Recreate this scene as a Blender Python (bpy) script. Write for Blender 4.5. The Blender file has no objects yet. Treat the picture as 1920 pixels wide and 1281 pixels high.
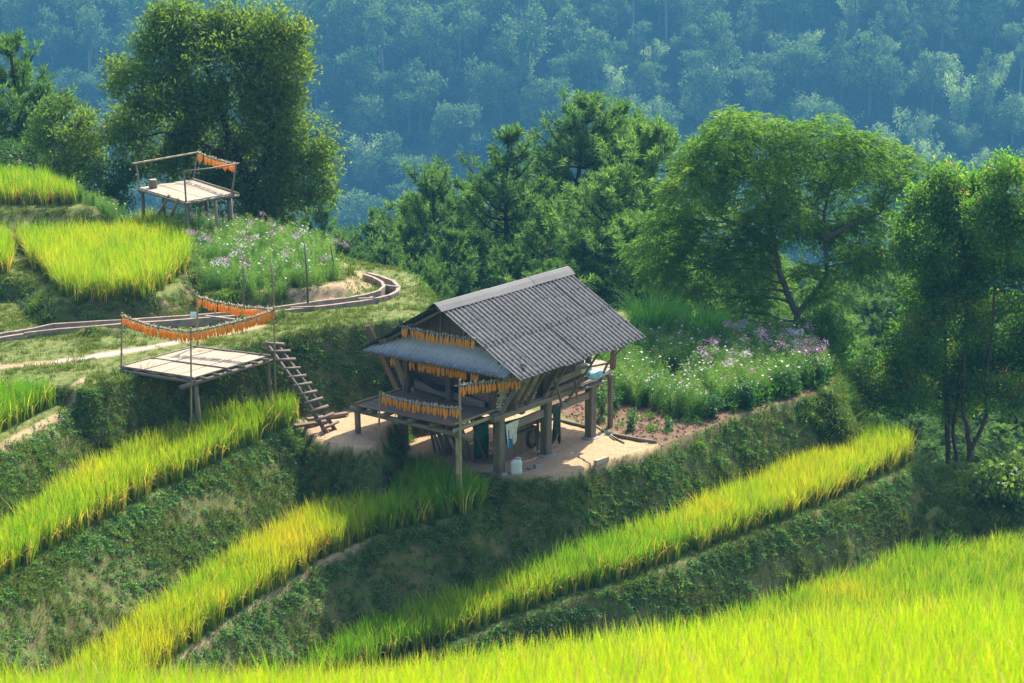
import bpy, math, random
import numpy as np
from mathutils import Vector, Matrix
random.seed(7); RNG = np.random.default_rng(7)
S = bpy.context.scene
COL = S.collection

# ------------------------------------------------------------------ camera, sky, sun, exposure
F_PX, PITCH, CAM_H = 4000.0, math.radians(13.73), 15.87
cd = bpy.data.cameras.new('camera'); cam = bpy.data.objects.new('camera', cd); COL.objects.link(cam)
cam.location = (0, 0, CAM_H); cam.rotation_euler = (math.pi/2 - PITCH, 0, 0)
cd.lens = 75.0; cd.sensor_width = 36.0; cd.clip_end = 2000; cd.clip_start = 0.3
cd.dof.use_dof = True; cd.dof.focus_distance = 53.0; cd.dof.aperture_fstop = 3.0
S.camera = cam
SUN_AZ, SUN_EL = math.radians(25), math.radians(48)        # azimuth measured from +Y towards +X
w = bpy.data.worlds.new('World'); S.world = w; w.use_nodes = True
nt = w.node_tree; nt.nodes.clear()
sky = nt.nodes.new('ShaderNodeTexSky'); sky.sky_type = 'NISHITA'; sky.sun_disc = False
sky.sun_elevation = SUN_EL; sky.sun_rotation = SUN_AZ; sky.altitude = 900; sky.dust_density = 3.0; sky.ozone_density = 0.4
bg = nt.nodes.new('ShaderNodeBackground'); bg.inputs[1].default_value = 0.15
wo = nt.nodes.new('ShaderNodeOutputWorld')
nt.links.new(sky.outputs[0], bg.inputs[0]); nt.links.new(bg.outputs[0], wo.inputs[0])
sl = bpy.data.lights.new('sun', 'SUN'); sl.energy = 3.9; sl.angle = math.radians(0.55); sl.color = (1.0, 0.92, 0.77)
so = bpy.data.objects.new('sun', sl); COL.objects.link(so)
sd = Vector((math.sin(SUN_AZ)*math.cos(SUN_EL), math.cos(SUN_AZ)*math.cos(SUN_EL), math.sin(SUN_EL)))
so.rotation_euler = sd.to_track_quat('Z', 'Y').to_euler(); so.location = (20, 60, 60)
S.view_settings.view_transform = 'Standard'; S.view_settings.look = 'None'
S.view_settings.exposure = 1.5; S.view_settings.gamma = 1.0; S.view_settings.use_curve_mapping = False
S.render.engine = 'CYCLES'
S.cycles.use_denoising = True; S.cycles.denoising_prefilter = 'NONE'; S.cycles.use_adaptive_sampling = True; S.cycles.adaptive_threshold = 0.006
S.cycles.max_bounces = 6; S.cycles.diffuse_bounces = 3; S.cycles.glossy_bounces = 2
S.cycles.transmission_bounces = 4; S.cycles.transparent_max_bounces = 6; S.cycles.volume_bounces = 0
S.cycles.caustics_reflective = False; S.cycles.caustics_refractive = False

# ------------------------------------------------------------------ helpers
cP, sP = math.cos(PITCH), math.sin(PITCH)
def ray(px, py):
    a = (px-960)/F_PX; b = -(py-640.5)/F_PX
    return np.array([a, cP + b*sP, -sP + b*cP])
def at(px, py, z=0.0):                       # point of the level plane z seen at a photograph pixel
    r = ray(px, py); t = (z-CAM_H)/r[2]
    return np.array([r[0]*t, r[1]*t, z])
def atY(px, py, Y):                          # point at distance Y ahead of the camera
    r = ray(px, py); t = Y/r[1]
    return np.array([r[0]*t, Y, CAM_H + r[2]*t])
def px_of(P):
    P = np.asarray(P); d = P[...,1]*cP - (P[...,2]-CAM_H)*sP; u = P[...,1]*sP + (P[...,2]-CAM_H)*cP
    return 960 + F_PX*P[...,0]/d, 640.5 - F_PX*u/d

def hash2(ix, iy, seed=0):
    n = (ix.astype(np.int64)*374761393 + iy.astype(np.int64)*668265263 + seed*1442695041) & 0x7fffffff
    n = ((n ^ (n >> 13))*1274126177) & 0x7fffffff
    return ((n ^ (n >> 16)) & 0xffff)/65535.0
def vnoise(x, y, seed=0):
    ix, iy = np.floor(x), np.floor(y); fx, fy = x-ix, y-iy
    fx = fx*fx*(3-2*fx); fy = fy*fy*(3-2*fy)
    a = hash2(ix, iy, seed); b = hash2(ix+1, iy, seed); c = hash2(ix, iy+1, seed); d = hash2(ix+1, iy+1, seed)
    return (a*(1-fx)+b*fx)*(1-fy) + (c*(1-fx)+d*fx)*fy
def fbm(x, y, seed=0, octv=4):
    s = 0; a = 0.5; t = 0
    for i in range(octv):
        s = s + a*vnoise(x*2**i, y*2**i, seed+i); t += a; a *= 0.5
    return s/t

def link(o, parent=None):
    COL.objects.link(o)
    if parent is not None: o.parent = parent
    return o
def mesh_np(name, V, F, mats=(), attrs=None, smooth=False, midx=None, uv=None):
    me = bpy.data.meshes.new(name)
    V = np.asarray(V, np.float32); F = np.asarray(F, np.int32); k = F.shape[1]
    me.vertices.add(len(V)); me.vertices.foreach_set('co', V.ravel())
    me.loops.add(F.size); me.loops.foreach_set('vertex_index', F.ravel())
    me.polygons.add(len(F)); me.polygons.foreach_set('loop_start', np.arange(0, F.size, k, dtype=np.int32))
    me.polygons.foreach_set('loop_total', np.full(len(F), k, np.int32))
    if midx is not None: me.polygons.foreach_set('material_index', np.asarray(midx, np.int32))
    if smooth: me.polygons.foreach_set('use_smooth', np.ones(len(F), bool))
    for m in mats: me.materials.append(m)
    if attrs:
        for an, av in attrs.items():
            a = me.attributes.new(an, 'FLOAT', 'POINT'); a.data.foreach_set('value', np.asarray(av, np.float32))
    me.update(calc_edges=True)
    return me
class MB:                                    # small mesh builder with mixed faces
    def __init__(s): s.v = []; s.f = []; s.uv = []; s.m = []
    def face(s, idx, uvs=None, m=0): s.f.append(tuple(idx)); s.uv.append(uvs or [(0,0)]*len(idx)); s.m.append(m)
    def beam(s, a, b, w, h, up=(0,0,1), m=0, end=None, jit=0):      # box from a to b; end=(w,h) at b
        a = Vector(a); b = Vector(b); d = (b-a); L = d.length; d.normalize(); up = Vector(up)
        x = d.cross(up)
        if x.length < 1e-4: x = d.cross(Vector((0,1,0)))
        x.normalize(); y = x.cross(d); n = len(s.v); e = end or (w, h)
        for p, (ww, hh) in ((a, (w, h)), (b, e)):
            for sx, sy in ((-1,-1),(1,-1),(1,1),(-1,1)):
                s.v.append(tuple(p + x*(sx*ww/2) + y*(sy*hh/2)))
        o = random.random()*7
        sz = [w, h, w, h]; acc = 0
        for i in range(4):
            j = (i+1) % 4
            s.face((n+i, n+4+i, n+4+j, n+j), [(o, acc+o), (o+L, acc+o), (o+L, acc+sz[i]+o), (o, acc+sz[i]+o)], m); acc += sz[i]
        s.face((n, n+1, n+2, n+3), [(o,0),(o,w),(o+h,w),(o+h,0)], m); s.face((n+7, n+6, n+5, n+4), [(o,0),(o,w),(o+h,w),(o+h,0)], m)
        return s
    def tube(s, pts, rad, sides=8, m=0, cap=True):
        pts = [Vector(p) for p in pts]; k = len(pts)
        if not hasattr(rad, '__len__'): rad = [rad]*k
        n0 = len(s.v); L = 0; o = random.random()*5; Ls = [0]
        for i in range(1, k): L += (pts[i]-pts[i-1]).length; Ls.append(L)
        ref = Vector((0.3, 0.2, 1))
        t0 = (pts[-1]-pts[0]).normalized()
        if abs(t0.dot(ref.normalized())) > .9: ref = Vector((1, 0.1, 0))
        for i, p in enumerate(pts):
            t = (pts[min(i+1, k-1)]-pts[max(i-1, 0)]).normalized(); x = t.cross(ref).normalized(); y = x.cross(t)
            for j in range(sides):
                a = 2*math.pi*j/sides; s.v.append(tuple(p + (x*math.cos(a) + y*math.sin(a))*rad[i]))
        for i in range(k-1):
            for j in range(sides):
                j2 = (j+1) % sides
                s.face((n0+i*sides+j, n0+i*sides+j2, n0+(i+1)*sides+j2, n0+(i+1)*sides+j),
                       [(o+Ls[i], j*.05), (o+Ls[i], (j+1)*.05), (o+Ls[i+1], (j+1)*.05), (o+Ls[i+1], j*.05)], m)
        if cap:
            s.face([n0+j for j in range(sides)][::-1], None, m); s.face([n0+(k-1)*sides+j for j in range(sides)], None, m)
        return s
    def grid(s, P, m=0, uvs=1.0):           # P[i][j] points
        n0 = len(s.v); a, b = len(P), len(P[0])
        for r in P:
            for p in r: s.v.append(tuple(p))
        for i in range(a-1):
            for j in range(b-1):
                q = (n0+i*b+j, n0+(i+1)*b+j, n0+(i+1)*b+j+1, n0+i*b+j+1)
                s.face(q, [(i*uvs, j*uvs), ((i+1)*uvs, j*uvs), ((i+1)*uvs, (j+1)*uvs), (i*uvs, (j+1)*uvs)], m)
        return s
    def mesh(s, name, mats, off=(0,0,0), smooth=False):
        me = bpy.data.meshes.new(name); o = Vector(off)
        me.from_pydata([tuple(Vector(v)-o) for v in s.v], [], s.f)
        ul = me.uv_layers.new(name='UVMap'); flat = []
        for u in s.uv:
            for c in u: flat += [c[0], c[1]]
        ul.data.foreach_set('uv', flat)
        for m in (mats if isinstance(mats, (list, tuple)) else [mats]): me.materials.append(m)
        me.polygons.foreach_set('material_index', s.m)
        if smooth: me.polygons.foreach_set('use_smooth', [True]*len(s.f))
        me.update(); return me
    def obj(s, name, mats, parent=None, smooth=False):
        off = parent_off(parent)
        return link(bpy.data.objects.new(name, s.mesh(name, mats, off, smooth)), parent)
def parent_off(p):
    o = Vector((0,0,0))
    while p is not None: o = o + Vector(p.location); p = p.parent
    return o
def tag(o, label=None, cat=None, group=None, kind=None):
    if label: o['label'] = label
    if cat: o['category'] = cat
    if group: o['group'] = group
    if kind: o['kind'] = kind
    return o
def thing(name, label, cat, loc, group=None):
    o = bpy.data.objects.new(name, None); o.location = tuple(loc); o.empty_display_size = .2; link(o)
    return tag(o, label, cat, group)

# ------------------------------------------------------------------ materials
def mat(name):
    m = bpy.data.materials.new(name); m.use_nodes = True; m.node_tree.nodes.clear(); return m
class N:
    def __init__(s, m): s.t = m.node_tree
    def n(s, ty, **kw):
        x = s.t.nodes.new('ShaderNode'+ty)
        for k, v in kw.items():
            if k in ('i',):
                for kk, vv in v.items():
                    if isinstance(vv, bpy.types.NodeSocket): s.t.links.new(vv, x.inputs[kk])
                    else: x.inputs[kk].default_value = vv
            else: setattr(x, k, v)
        return x
    def ramp(s, fac, stops, interp='LINEAR'):
        r = s.t.nodes.new('ShaderNodeValToRGB'); s.t.links.new(fac, r.inputs[0]); r.color_ramp.interpolation = interp
        el = r.color_ramp.elements
        while len(el) > 1: el.remove(el[-1])
        el[0].position = stops[0][0]; el[0].color = tuple(stops[0][1])+(1,)
        for p, c in stops[1:]:
            e = el.new(p); e.color = tuple(c)+(1,)
        return r.outputs[0]
    def mix(s, fac, a, b, bt='MIX'):
        x = s.t.nodes.new('ShaderNodeMix'); x.data_type = 'RGBA'; x.blend_type = bt
        for idx, v in ((0, fac), (6, a), (7, b)):
            if isinstance(v, bpy.types.NodeSocket): s.t.links.new(v, x.inputs[idx])
            else: x.inputs[idx].default_value = v if idx == 0 else tuple(v)+(1,)*(4-len(v))
        return x.outputs[2]
    def math(s, op, a, b=0.0):
        x = s.t.nodes.new('ShaderNodeMath'); x.operation = op
        for i, v in ((0, a), (1, b)):
            if isinstance(v, bpy.types.NodeSocket): s.t.links.new(v, x.inputs[i])
            else: x.inputs[i].default_value = v
        return x.outputs[0]
    def attr(s, name, kind='GEOMETRY'):
        return s.n('Attribute', attribute_name=name, attribute_type=kind).outputs['Fac']
    def noise(s, vec=None, scale=5., detail=4., rough=.55, dist=0.):
        x = s.n('TexNoise', i={'Scale': scale, 'Detail': detail, 'Roughness': rough, 'Distortion': dist})
        if vec is not None: s.t.links.new(vec, x.inputs['Vector'])
        return x.outputs['Fac']
    def scaled(s, vec, sc, loc=(0,0,0)):
        x = s.n('Mapping', i={'Scale': sc, 'Location': loc}); s.t.links.new(vec, x.inputs['Vector']); return x.outputs[0]
    def out(s, sh): o = s.n('OutputMaterial'); s.t.links.new(sh, o.inputs['Surface']); return o
    def bump(s, h, strength=.5, dist=.02):
        return s.n('Bump', i={'Height': h, 'Strength': strength, 'Distance': dist}).outputs[0]
def leaf_mat(name, stops, trans=0.45, tcol=None, rough=.5, spec=.3, inst=False, hgt=None, tscale=1.0):
    """stops: colours over the tint attribute; hgt: colour towards which the base of a blade goes"""
    m = mat(name); g = N(m)
    t = g.attr('tint', 'INSTANCER') if inst else g.attr('tint')
    c = g.ramp(t, stops)
    if inst:
        tv = g.attr('tv'); c = g.mix(g.math('MULTIPLY', tv, .55), c, g.mix(1.0, c, (1.5, 1.35, .9), 'MULTIPLY'))
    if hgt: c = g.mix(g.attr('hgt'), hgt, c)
    tc = g.mix(1.0, c, tcol or (1.6, 1.7, .7), 'MULTIPLY')
    p = g.n('BsdfPrincipled', i={'Base Color': c, 'Roughness': rough, 'Specular IOR Level': spec})
    tr = g.n('BsdfTranslucent', i={'Color': tc})
    mx = g.n('MixShader', i={0: trans, 1: p.outputs[0], 2: tr.outputs[0]}); g.out(mx.outputs[0]); return m
def wood_mat(name, c1, c2, c3, rough=.8, grain=1.0, bumpd=.01, spots=0.0):
    m = mat(name); g = N(m)
    uv = g.n('TexCoord').outputs['UV']; r = g.n('ObjectInfo').outputs['Random']
    off = g.n('CombineXYZ', i={0: r, 1: r, 2: g.math('MULTIPLY', r, 37.0)}).outputs[0]
    ad = g.n('VectorMath', operation='ADD', i={0: uv, 1: off}).outputs[0]
    n1 = g.noise(g.scaled(ad, (1.2, 45*grain, 1)), 1.6, 6, .65, .4)
    n2 = g.noise(g.scaled(ad, (2, 6, 1)), 1.0, 4)
    c = g.ramp(n1, [(.28, c3), (.48, c1), (.72, c2)])
    c = g.mix(g.math('MULTIPLY', n2, .55), c, g.mix(1.0, c, (.45, .45, .48), 'MULTIPLY'))
    c = g.mix(g.math('MULTIPLY', r, .4), c, g.mix(1.0, c, (.6, .58, .55), 'MULTIPLY'))
    b = g.bump(n1, .6, bumpd)
    p = g.n('BsdfPrincipled', i={'Base Color': c, 'Roughness': rough, 'Normal': b, 'Specular IOR Level': .25}); g.out(p.outputs[0]); return m
def plain_mat(name, c, rough=.7, var=.25, scale=8., spec=.3, c2=None, trans=0):
    m = mat(name); g = N(m); tc = g.n('TexCoord').outputs['Object']
    n = g.noise(tc, scale, 5); k = g.ramp(n, [(.3, tuple(x*(1-var) for x in c)), (.7, c2 or tuple(min(1, x*(1+var)) for x in c))])
    p = g.n('BsdfPrincipled', i={'Base Color': k, 'Roughness': rough, 'Specular IOR Level': spec, 'Normal': g.bump(n, .4, .01)})
    if trans:
        t = g.n('BsdfTranslucent', i={'Color': k}); mx = g.n('MixShader', i={0: trans, 1: p.outputs[0], 2: t.outputs[0]}); g.out(mx.outputs[0])
    else: g.out(p.outputs[0])
    return m
M = {}
M['post'] = wood_mat('weathered_post', (.17,.14,.095), (.30,.25,.17), (.07,.06,.045))
M['dark_wood'] = wood_mat('dark_timber', (.14,.10,.07), (.24,.18,.125), (.05,.04,.03))
M['grey_wood'] = wood_mat('grey_timber', (.24,.19,.14), (.38,.315,.23), (.08,.065,.05))
M['brown_board'] = wood_mat('brown_board', (.21,.14,.09), (.30,.21,.14), (.10,.07,.045))
M['pale_board'] = wood_mat('pale_board', (.42,.33,.23), (.56,.46,.34), (.25,.19,.125), grain=.6)
M['bamboo'] = wood_mat('dry_bamboo', (.34,.27,.15), (.46,.38,.22), (.18,.13,.07), rough=.5)
M['grey_bamboo'] = wood_mat('grey_bamboo', (.22,.18,.13), (.34,.29,.21), (.10,.08,.055), rough=.6)
M['round_wood'] = wood_mat('peeled_round_wood', (.20,.16,.12), (.33,.27,.20), (.09,.07,.05), rough=.7)
M['ladder_wood'] = wood_mat('ladder_wood', (.17,.125,.10), (.30,.235,.18), (.06,.045,.035), rough=.7)
M['concrete'] = plain_mat('old_concrete', (.27,.21,.155), .9, .3, 6)
M['stone'] = plain_mat('grey_stone', (.28,.27,.25), .9, .25, 9)
M['black_rubber'] = plain_mat('black_rubber', (.02,.02,.022), .6)
M['blue_hose'] = plain_mat('dark_blue_hose', (.012,.02,.045), .45)
M['white_plastic'] = plain_mat('white_translucent_plastic', (.74,.76,.72), .35, .06, 5, .5, trans=.35)
M['red_plastic'] = plain_mat('red_plastic', (.5,.03,.02), .4)
M['teal_plastic'] = plain_mat('teal_plastic', (.02,.14,.11), .5)
M['white_cloth'] = plain_mat('off_white_cloth', (.5,.5,.42), .9, .2, 12)
M['green_cloth'] = plain_mat('dark_green_cloth', (.045,.06,.045), .9, .4, 10)
M['blue_cloth'] = plain_mat('blue_cloth', (.03,.16,.28), .8, .3, 10)
M['blue_plastic'] = plain_mat('pale_blue_plastic', (.25,.5,.62), .5, .3, 14)
M['sack'] = plain_mat('woven_sack', (.45,.44,.40), .85, .3, 14)
M['rust_wood'] = plain_mat('muddy_rust', (.16,.09,.055), .85, .4, 14)
M['purple_cloth'] = plain_mat('purple_tie', (.2,.09,.2), .9)
M['white_paint'] = plain_mat('white_tag', (.75,.77,.78), .6, .05)
def roof_mat(name, base, light, dark, lo=.46, hi=.60):
    m = mat(name); g = N(m); uv = g.n('TexCoord').outputs['UV']; r = g.n('ObjectInfo').outputs['Random']
    off = g.n('CombineXYZ', i={0: g.math('MULTIPLY', r, 13.), 1: g.math('MULTIPLY', r, 7.)}).outputs[0]
    ad = g.n('VectorMath', operation='ADD', i={0: uv, 1: off}).outputs[0]
    st = g.noise(g.scaled(ad, (1.5, 14, 1)), 1.5, 6, .7, .3)          # streaks down the slope (u = down)
    bl = g.noise(g.scaled(ad, (3.2, 6.5, 1)), 2.6, 8, .72)
    c = g.ramp(st, [(.3, base), (.75, light)])
    c = g.mix(g.ramp(bl, [(lo, (0,0,0)), (hi, (1,1,1))]), c, dark)
    c = g.mix(g.math('MULTIPLY', r, .55), c, g.mix(1.0, c, (.6,.6,.6), 'MULTIPLY'))
    wear = g.attr('wear')
    c = g.mix(g.math('MULTIPLY', wear, g.ramp(g.noise(g.scaled(ad, (4, 22, 1)), 1.6, 5), [(.25, (.45,.45,.45)), (.6, (1,1,1))])), c, dark)
    p = g.n('BsdfPrincipled', i={'Base Color': c, 'Roughness': .7, 'Specular IOR Level': .22, 'Normal': g.bump(bl, .35, .006)}); g.out(p.outputs[0]); return m
M['roof'] = roof_mat('fibre_cement_grey', (.06,.061,.066), (.135,.135,.14), (.022,.024,.028))
M['canopy'] = roof_mat('fibre_cement_pale', (.72,.71,.65), (.80,.79,.73), (.045,.055,.075), .62, .85)
M['ridge'] = roof_mat('ridge_cement', (.10,.10,.10), (.17,.165,.155), (.10,.10,.105))
# corn
m = mat('corn_kernels'); g = N(m); uv = g.n('TexCoord').outputs['UV']
vo = g.n('TexVoronoi', i={'Vector': g.scaled(uv, (90, 260, 1)), 'Scale': 1.0})
r = g.n('ObjectInfo').outputs['Random']
c = g.mix(r, (.90,.33,.016), (.93,.46,.035)); c = g.mix(g.math('MULTIPLY', vo.outputs['Distance'], .5), c, (.62,.20,.012))
p = g.n('BsdfPrincipled', i={'Base Color': c, 'Roughness': .38, 'Normal': g.bump(g.math('SUBTRACT', 1.0, vo.outputs['Distance']), .7, .004)})
tr = g.n('BsdfTranslucent', i={'Color': (.92,.40,.02,1)}); mx = g.n('MixShader', i={0: .35, 1: p.outputs[0], 2: tr.outputs[0]}); g.out(mx.outputs[0]); M['corn'] = m
M['husk'] = plain_mat('dry_husk', (.62,.54,.36), .8, .3, 30, trans=.35)
M['under'] = leaf_mat('undergrowth_leaf', [(0, (.010,.028,.010)), (1, (.05,.10,.03))], .2, None, .8, .05, inst=True)
M['clod'] = plain_mat('soil_clod', (.22,.14,.09), .95, .4, 20)
M['straw'] = plain_mat('straw', (.45,.34,.18), .9, .4, 20)
# foliage
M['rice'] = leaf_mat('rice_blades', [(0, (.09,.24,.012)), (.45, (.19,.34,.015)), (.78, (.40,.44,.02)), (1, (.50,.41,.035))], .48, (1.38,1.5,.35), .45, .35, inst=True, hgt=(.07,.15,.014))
M['panicle'] = leaf_mat('rice_panicle', [(0, (.48,.44,.12)), (1, (.52,.36,.10))], .35, (1.2,1.1,.6), .6, .2, inst=True)
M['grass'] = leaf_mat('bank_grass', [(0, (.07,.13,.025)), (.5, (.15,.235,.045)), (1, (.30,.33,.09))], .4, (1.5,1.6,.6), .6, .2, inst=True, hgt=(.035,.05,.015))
M['ivy'] = leaf_mat('bank_creeper', [(0, (.05,.12,.05)), (.5, (.10,.21,.085)), (1, (.20,.32,.11))], .3, (1.4,1.7,.7), .6, .25, inst=True)
M['weed'] = leaf_mat('weed_leaves', [(0, (.03,.09,.02)), (.5, (.06,.15,.03)), (1, (.16,.26,.05))], .4, (1.5,1.6,.6), .5, .3, inst=True)
M['cosmos'] = leaf_mat('feathery_leaves', [(0, (.05,.13,.04)), (.5, (.10,.21,.06)), (1, (.19,.30,.08))], .45, (1.4,1.5,.7), .6, .2, inst=True)
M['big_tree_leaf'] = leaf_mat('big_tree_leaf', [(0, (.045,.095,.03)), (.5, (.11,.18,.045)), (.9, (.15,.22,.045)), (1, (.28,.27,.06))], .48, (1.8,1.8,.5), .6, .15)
M['wattle_leaf'] = leaf_mat('wattle_leaf', [(0, (.05,.12,.025)), (.6, (.10,.20,.035)), (1, (.20,.28,.04))], .48, (1.6,1.8,.5), .6, .15)
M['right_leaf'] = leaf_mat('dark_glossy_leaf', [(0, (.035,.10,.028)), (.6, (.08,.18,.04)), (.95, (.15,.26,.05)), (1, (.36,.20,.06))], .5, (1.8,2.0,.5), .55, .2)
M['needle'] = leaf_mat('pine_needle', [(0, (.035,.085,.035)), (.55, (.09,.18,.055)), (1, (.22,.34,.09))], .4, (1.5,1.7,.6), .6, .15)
M['bg_leaf'] = leaf_mat('forest_leaf', [(0, (.03,.08,.03)), (.5, (.10,.19,.06)), (1, (.26,.33,.13))], .35, (1.4,1.5,.7), .7, .1)
M['bamboo_leaf'] = leaf_mat('bamboo_grove_leaf', [(0, (.20,.33,.12)), (1, (.50,.62,.28))], .45, (1.4,1.5,.7), .7, .1)
M['cane'] = leaf_mat('tall_grass_blade', [(0, (.07,.22,.03)), (.5, (.16,.38,.05)), (1, (.32,.54,.10))], .42, (1.4,1.6,.5), .45, .4)
M['shrub_leaf'] = leaf_mat('shrub_leaf', [(0, (.02,.06,.02)), (.6, (.05,.12,.03)), (1, (.17,.24,.05))], .38, (1.6,1.7,.5), .45, .4)
M['flower_leaf'] = leaf_mat('flower_plant_leaf', [(0, (.03,.10,.035)), (.6, (.07,.17,.05)), (1, (.14,.26,.08))], .4, (1.4,1.6,.6), .5, .3)
m = mat('blossom_petals'); g = N(m); t = g.attr('tint', 'INSTANCER')
c = g.ramp(t, [(0, (.78,.76,.76)), (.42, (.80,.66,.72)), (.5, (.70,.32,.52)), (.72, (.60,.25,.52)), (.86, (.52,.06,.22)), (.93, (.62,.34,.66)), (1, (.40,.02,.05))], 'CONSTANT')
p = g.n('BsdfPrincipled', i={'Base Color': c, 'Roughness': .6}); tr = g.n('BsdfTranslucent', i={'Color': c})
mx = g.n('MixShader', i={0: .4, 1: p.outputs[0], 2: tr.outputs[0]}); g.out(mx.outputs[0]); M['blossom'] = m
M['blossom_pale'] = plain_mat('pale_pink_petals', (.74,.60,.68), .6, .1, 20, trans=.4)
M['bark_dark'] = wood_mat('dark_bark', (.045,.035,.028), (.08,.065,.05), (.018,.015,.012), .9, .4, .03)
M['bark_grey'] = wood_mat('grey_bark', (.16,.14,.115), (.26,.23,.19), (.07,.06,.05), .85, .3, .02)
M['bark_brown'] = wood_mat('blotched_brown_bark', (.12,.085,.06), (.21,.16,.12), (.045,.032,.025), .85, .25, .03)
M['bark_pale'] = wood_mat('pale_far_bark', (.22,.21,.19), (.30,.28,.25), (.2,.19,.17), .85, .25, .03)
# ------------------------------------------------------------------ terrain
def tilt(z_left, x_left, z_right, x_right):
    return lambda x, y: z_left + (z_right-z_left)*np.clip((x-x_left)/(x_right-x_left), 0, 1)
def flat(z): return lambda x, y: z + 0*x
def plan(pts, lev):
    out = []
    for p in pts:
        if len(p) == 3: out.append((p[0], p[1])); continue          # already in plan (x, y, 'w')
        q = at(p[0], p[1], lev(np.float64(0), 0))
        for _ in range(8): q = at(p[0], p[1], float(lev(np.float64(q[0]), q[1])))
        out.append((q[0], q[1]))
    return np.array(out)
def sdist(poly, X, Y):                        # signed distance, negative inside
    d2 = np.full(X.shape, 1e9); ins = np.zeros(X.shape, bool); n = len(poly)
    for i in range(n):
        ax, ay = poly[i]; bx, by = poly[(i+1) % n]; ex, ey = bx-ax, by-ay
        t = np.clip(((X-ax)*ex+(Y-ay)*ey)/(ex*ex+ey*ey+1e-12), 0, 1)
        d2 = np.minimum(d2, (X-ax-t*ex)**2 + (Y-ay-t*ey)**2)
        if ay != by:
            c = ((ay > Y) != (by > Y)) & (X < (bx-ax)*(Y-ay)/(by-ay)+ax); ins ^= c
    d = np.sqrt(d2); return np.where(ins, -d, d)
W = 'w'
def prof(xs_, zs_): return lambda x, y: np.interp(x, xs_, zs_)
LE = flat(-3.8)
LD = prof([-6, -3.5, -1, 2, 12], [-3.1, -2.75, -2.4, -2.05, -1.75])
LC = prof([-12, -5, -3.2, -.9], [-1.45, -1.05, -.68, -.42])
LL = tilt(-0.7, -1.0, -0.12, 4.5)
LB = tilt(.62, -12, .95, -5.5)
LQ = flat(.85); LT = flat(2.2); LU = prof([-9.5, -5.2], [2.62, 2.92]); LA = tilt(3.25, -14, 3.25, -6); LG = flat(4.15); LP = flat(0.0); LM = tilt(-2.6, 11.5, -3.6, 16.0)
TER = [   # name, level, wall steepness (left, right), outline
 ('E', LE, .9, .9, [(-26,30,W),(17,30,W),(2060,1150),(1990,1050),(1925,1008),(1850,1003),(1750,985),(1700,960),(13,64,W),(-26,66,W)]),
 ('M', LM, .55, .55, [(1700,905),(1760,945),(1830,950),(1900,965),(1990,1010),(2100,1000),(2100,930),(1950,905),(1850,890),(1760,872),(1690,868)]),
 ('D', LD, 1.5, 1.8, [(-26,36,W),(480,1345),(650,1275),(860,1205),(960,1162),(1160,1097),(1360,1022),(1560,947),(1640,908),(1695,882),(1722,866),(1725,850),(1700,838),(1600,815),(10,68,W),(-26,70,W)]),
 ('C', LC, 1.4, 1.7, [(-26,38,W),(160,1400),(240,1320),(290,1262),(380,1192),(500,1112),(600,1048),(700,1006),(800,978),(868,966),(905,952),(935,915),(6,60,W),(-26,70,W)]),
 ('L', LL, 1.6, 1.8, [(880,926),(930,932),(1000,925),(1075,903),(1160,870),(1240,836),(1300,806),(1250,780),(900,850)]),
 ('P', LP, 1.4, 1.9, [(640,800),(690,856),(742,860),(830,866),(893,888),(905,899),(960,903),(1040,893),(1100,870),(1170,852),(1215,842),(1240,833),(1350,791),(1450,757),(1540,735),(1562,737),(1570,715),(1560,670),(1520,630),(1420,600),(1300,585),(1180,580),(900,600),(700,700)]),
 ('Q', LQ, 2.4, 2.4, [(550,780),(567,797),(600,826),(650,834),(690,838),(714,824),(732,790),(760,740),(600,720)]),
 ('B', LB, 1.15, 1.6, [(-26,42,W),(-140,1200),(-60,1130),(0,1090),(70,1046),(150,998),(300,917),(400,868),(500,818),(545,798),(562,782),(560,765),(545,748),(500,720),(350,660),(-26,70,W)]),
 ('T', LT, 1.1, 1.1, [(-26,44,W),(-90,880),(0,834),(60,800),(125,767),(150,752),(165,735),(100,690),(-26,62,W)]),
 ('U', LU, 1.8, 2.8, [(-26,50,W),(-100,722),(0,722),(80,722),(130,722),(165,730),(219,713),(290,690),(365,665),(440,650),(500,636),(560,622),(600,613),(700,602),(745,597),(795,590),(810,572),(806,548),(785,518),(750,503),(700,497),(620,480),(500,470),(-26,74,W)]),
 ('A', LA, 1.2, 1.1, [(-26,52,W),(-80,520),(-20,520),(30,520),(58,512),(80,545),(120,566),(170,580),(230,576),(290,560),(335,535),(362,512),(380,520),(392,548),(420,572),(470,573),(530,568),(590,553),(640,535),(664,515),(650,492),(600,468),(540,448),(470,425),(400,410),(300,400),(180,385),(60,352),(-80,335)]),
 ('G', LG, .6, .6, [(-26,60,W),(-80,402),(0,392),(90,389),(160,388),(172,388),(150,373),(60,340),(0,322),(-80,300),(-26,76,W)]),
]
POLY = {t[0]: plan(t[4], t[1]) for t in TER}
LEV = {t[0]: t[1] for t in TER}
channel_near = [(-30,645),(0,637),(60,628),(110,621),(230,611),(330,604),(430,597),(500,590),(600,578),(660,571),(700,565),(730,557),(745,550),(748,541),(738,531),(715,522),(690,516)]
channel_far  = [(-30,640),(0,632),(45,625),(100,614),(230,606),(350,598),(430,592),(495,585),(600,571),(660,563),(690,557),(712,550),(720,542),(716,534),(700,526),(682,520)]
def zch(a): return float(np.interp(a, [100, 650], [2.68, 2.98]))
chn = np.array([at(a, b, zch(a))[:2] for a, b in channel_near]); chf = np.array([at(a, b-6, zch(a))[:2] for a, b in channel_far])
CHPOLY = np.vstack([chn, chf[::-1]])
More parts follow.
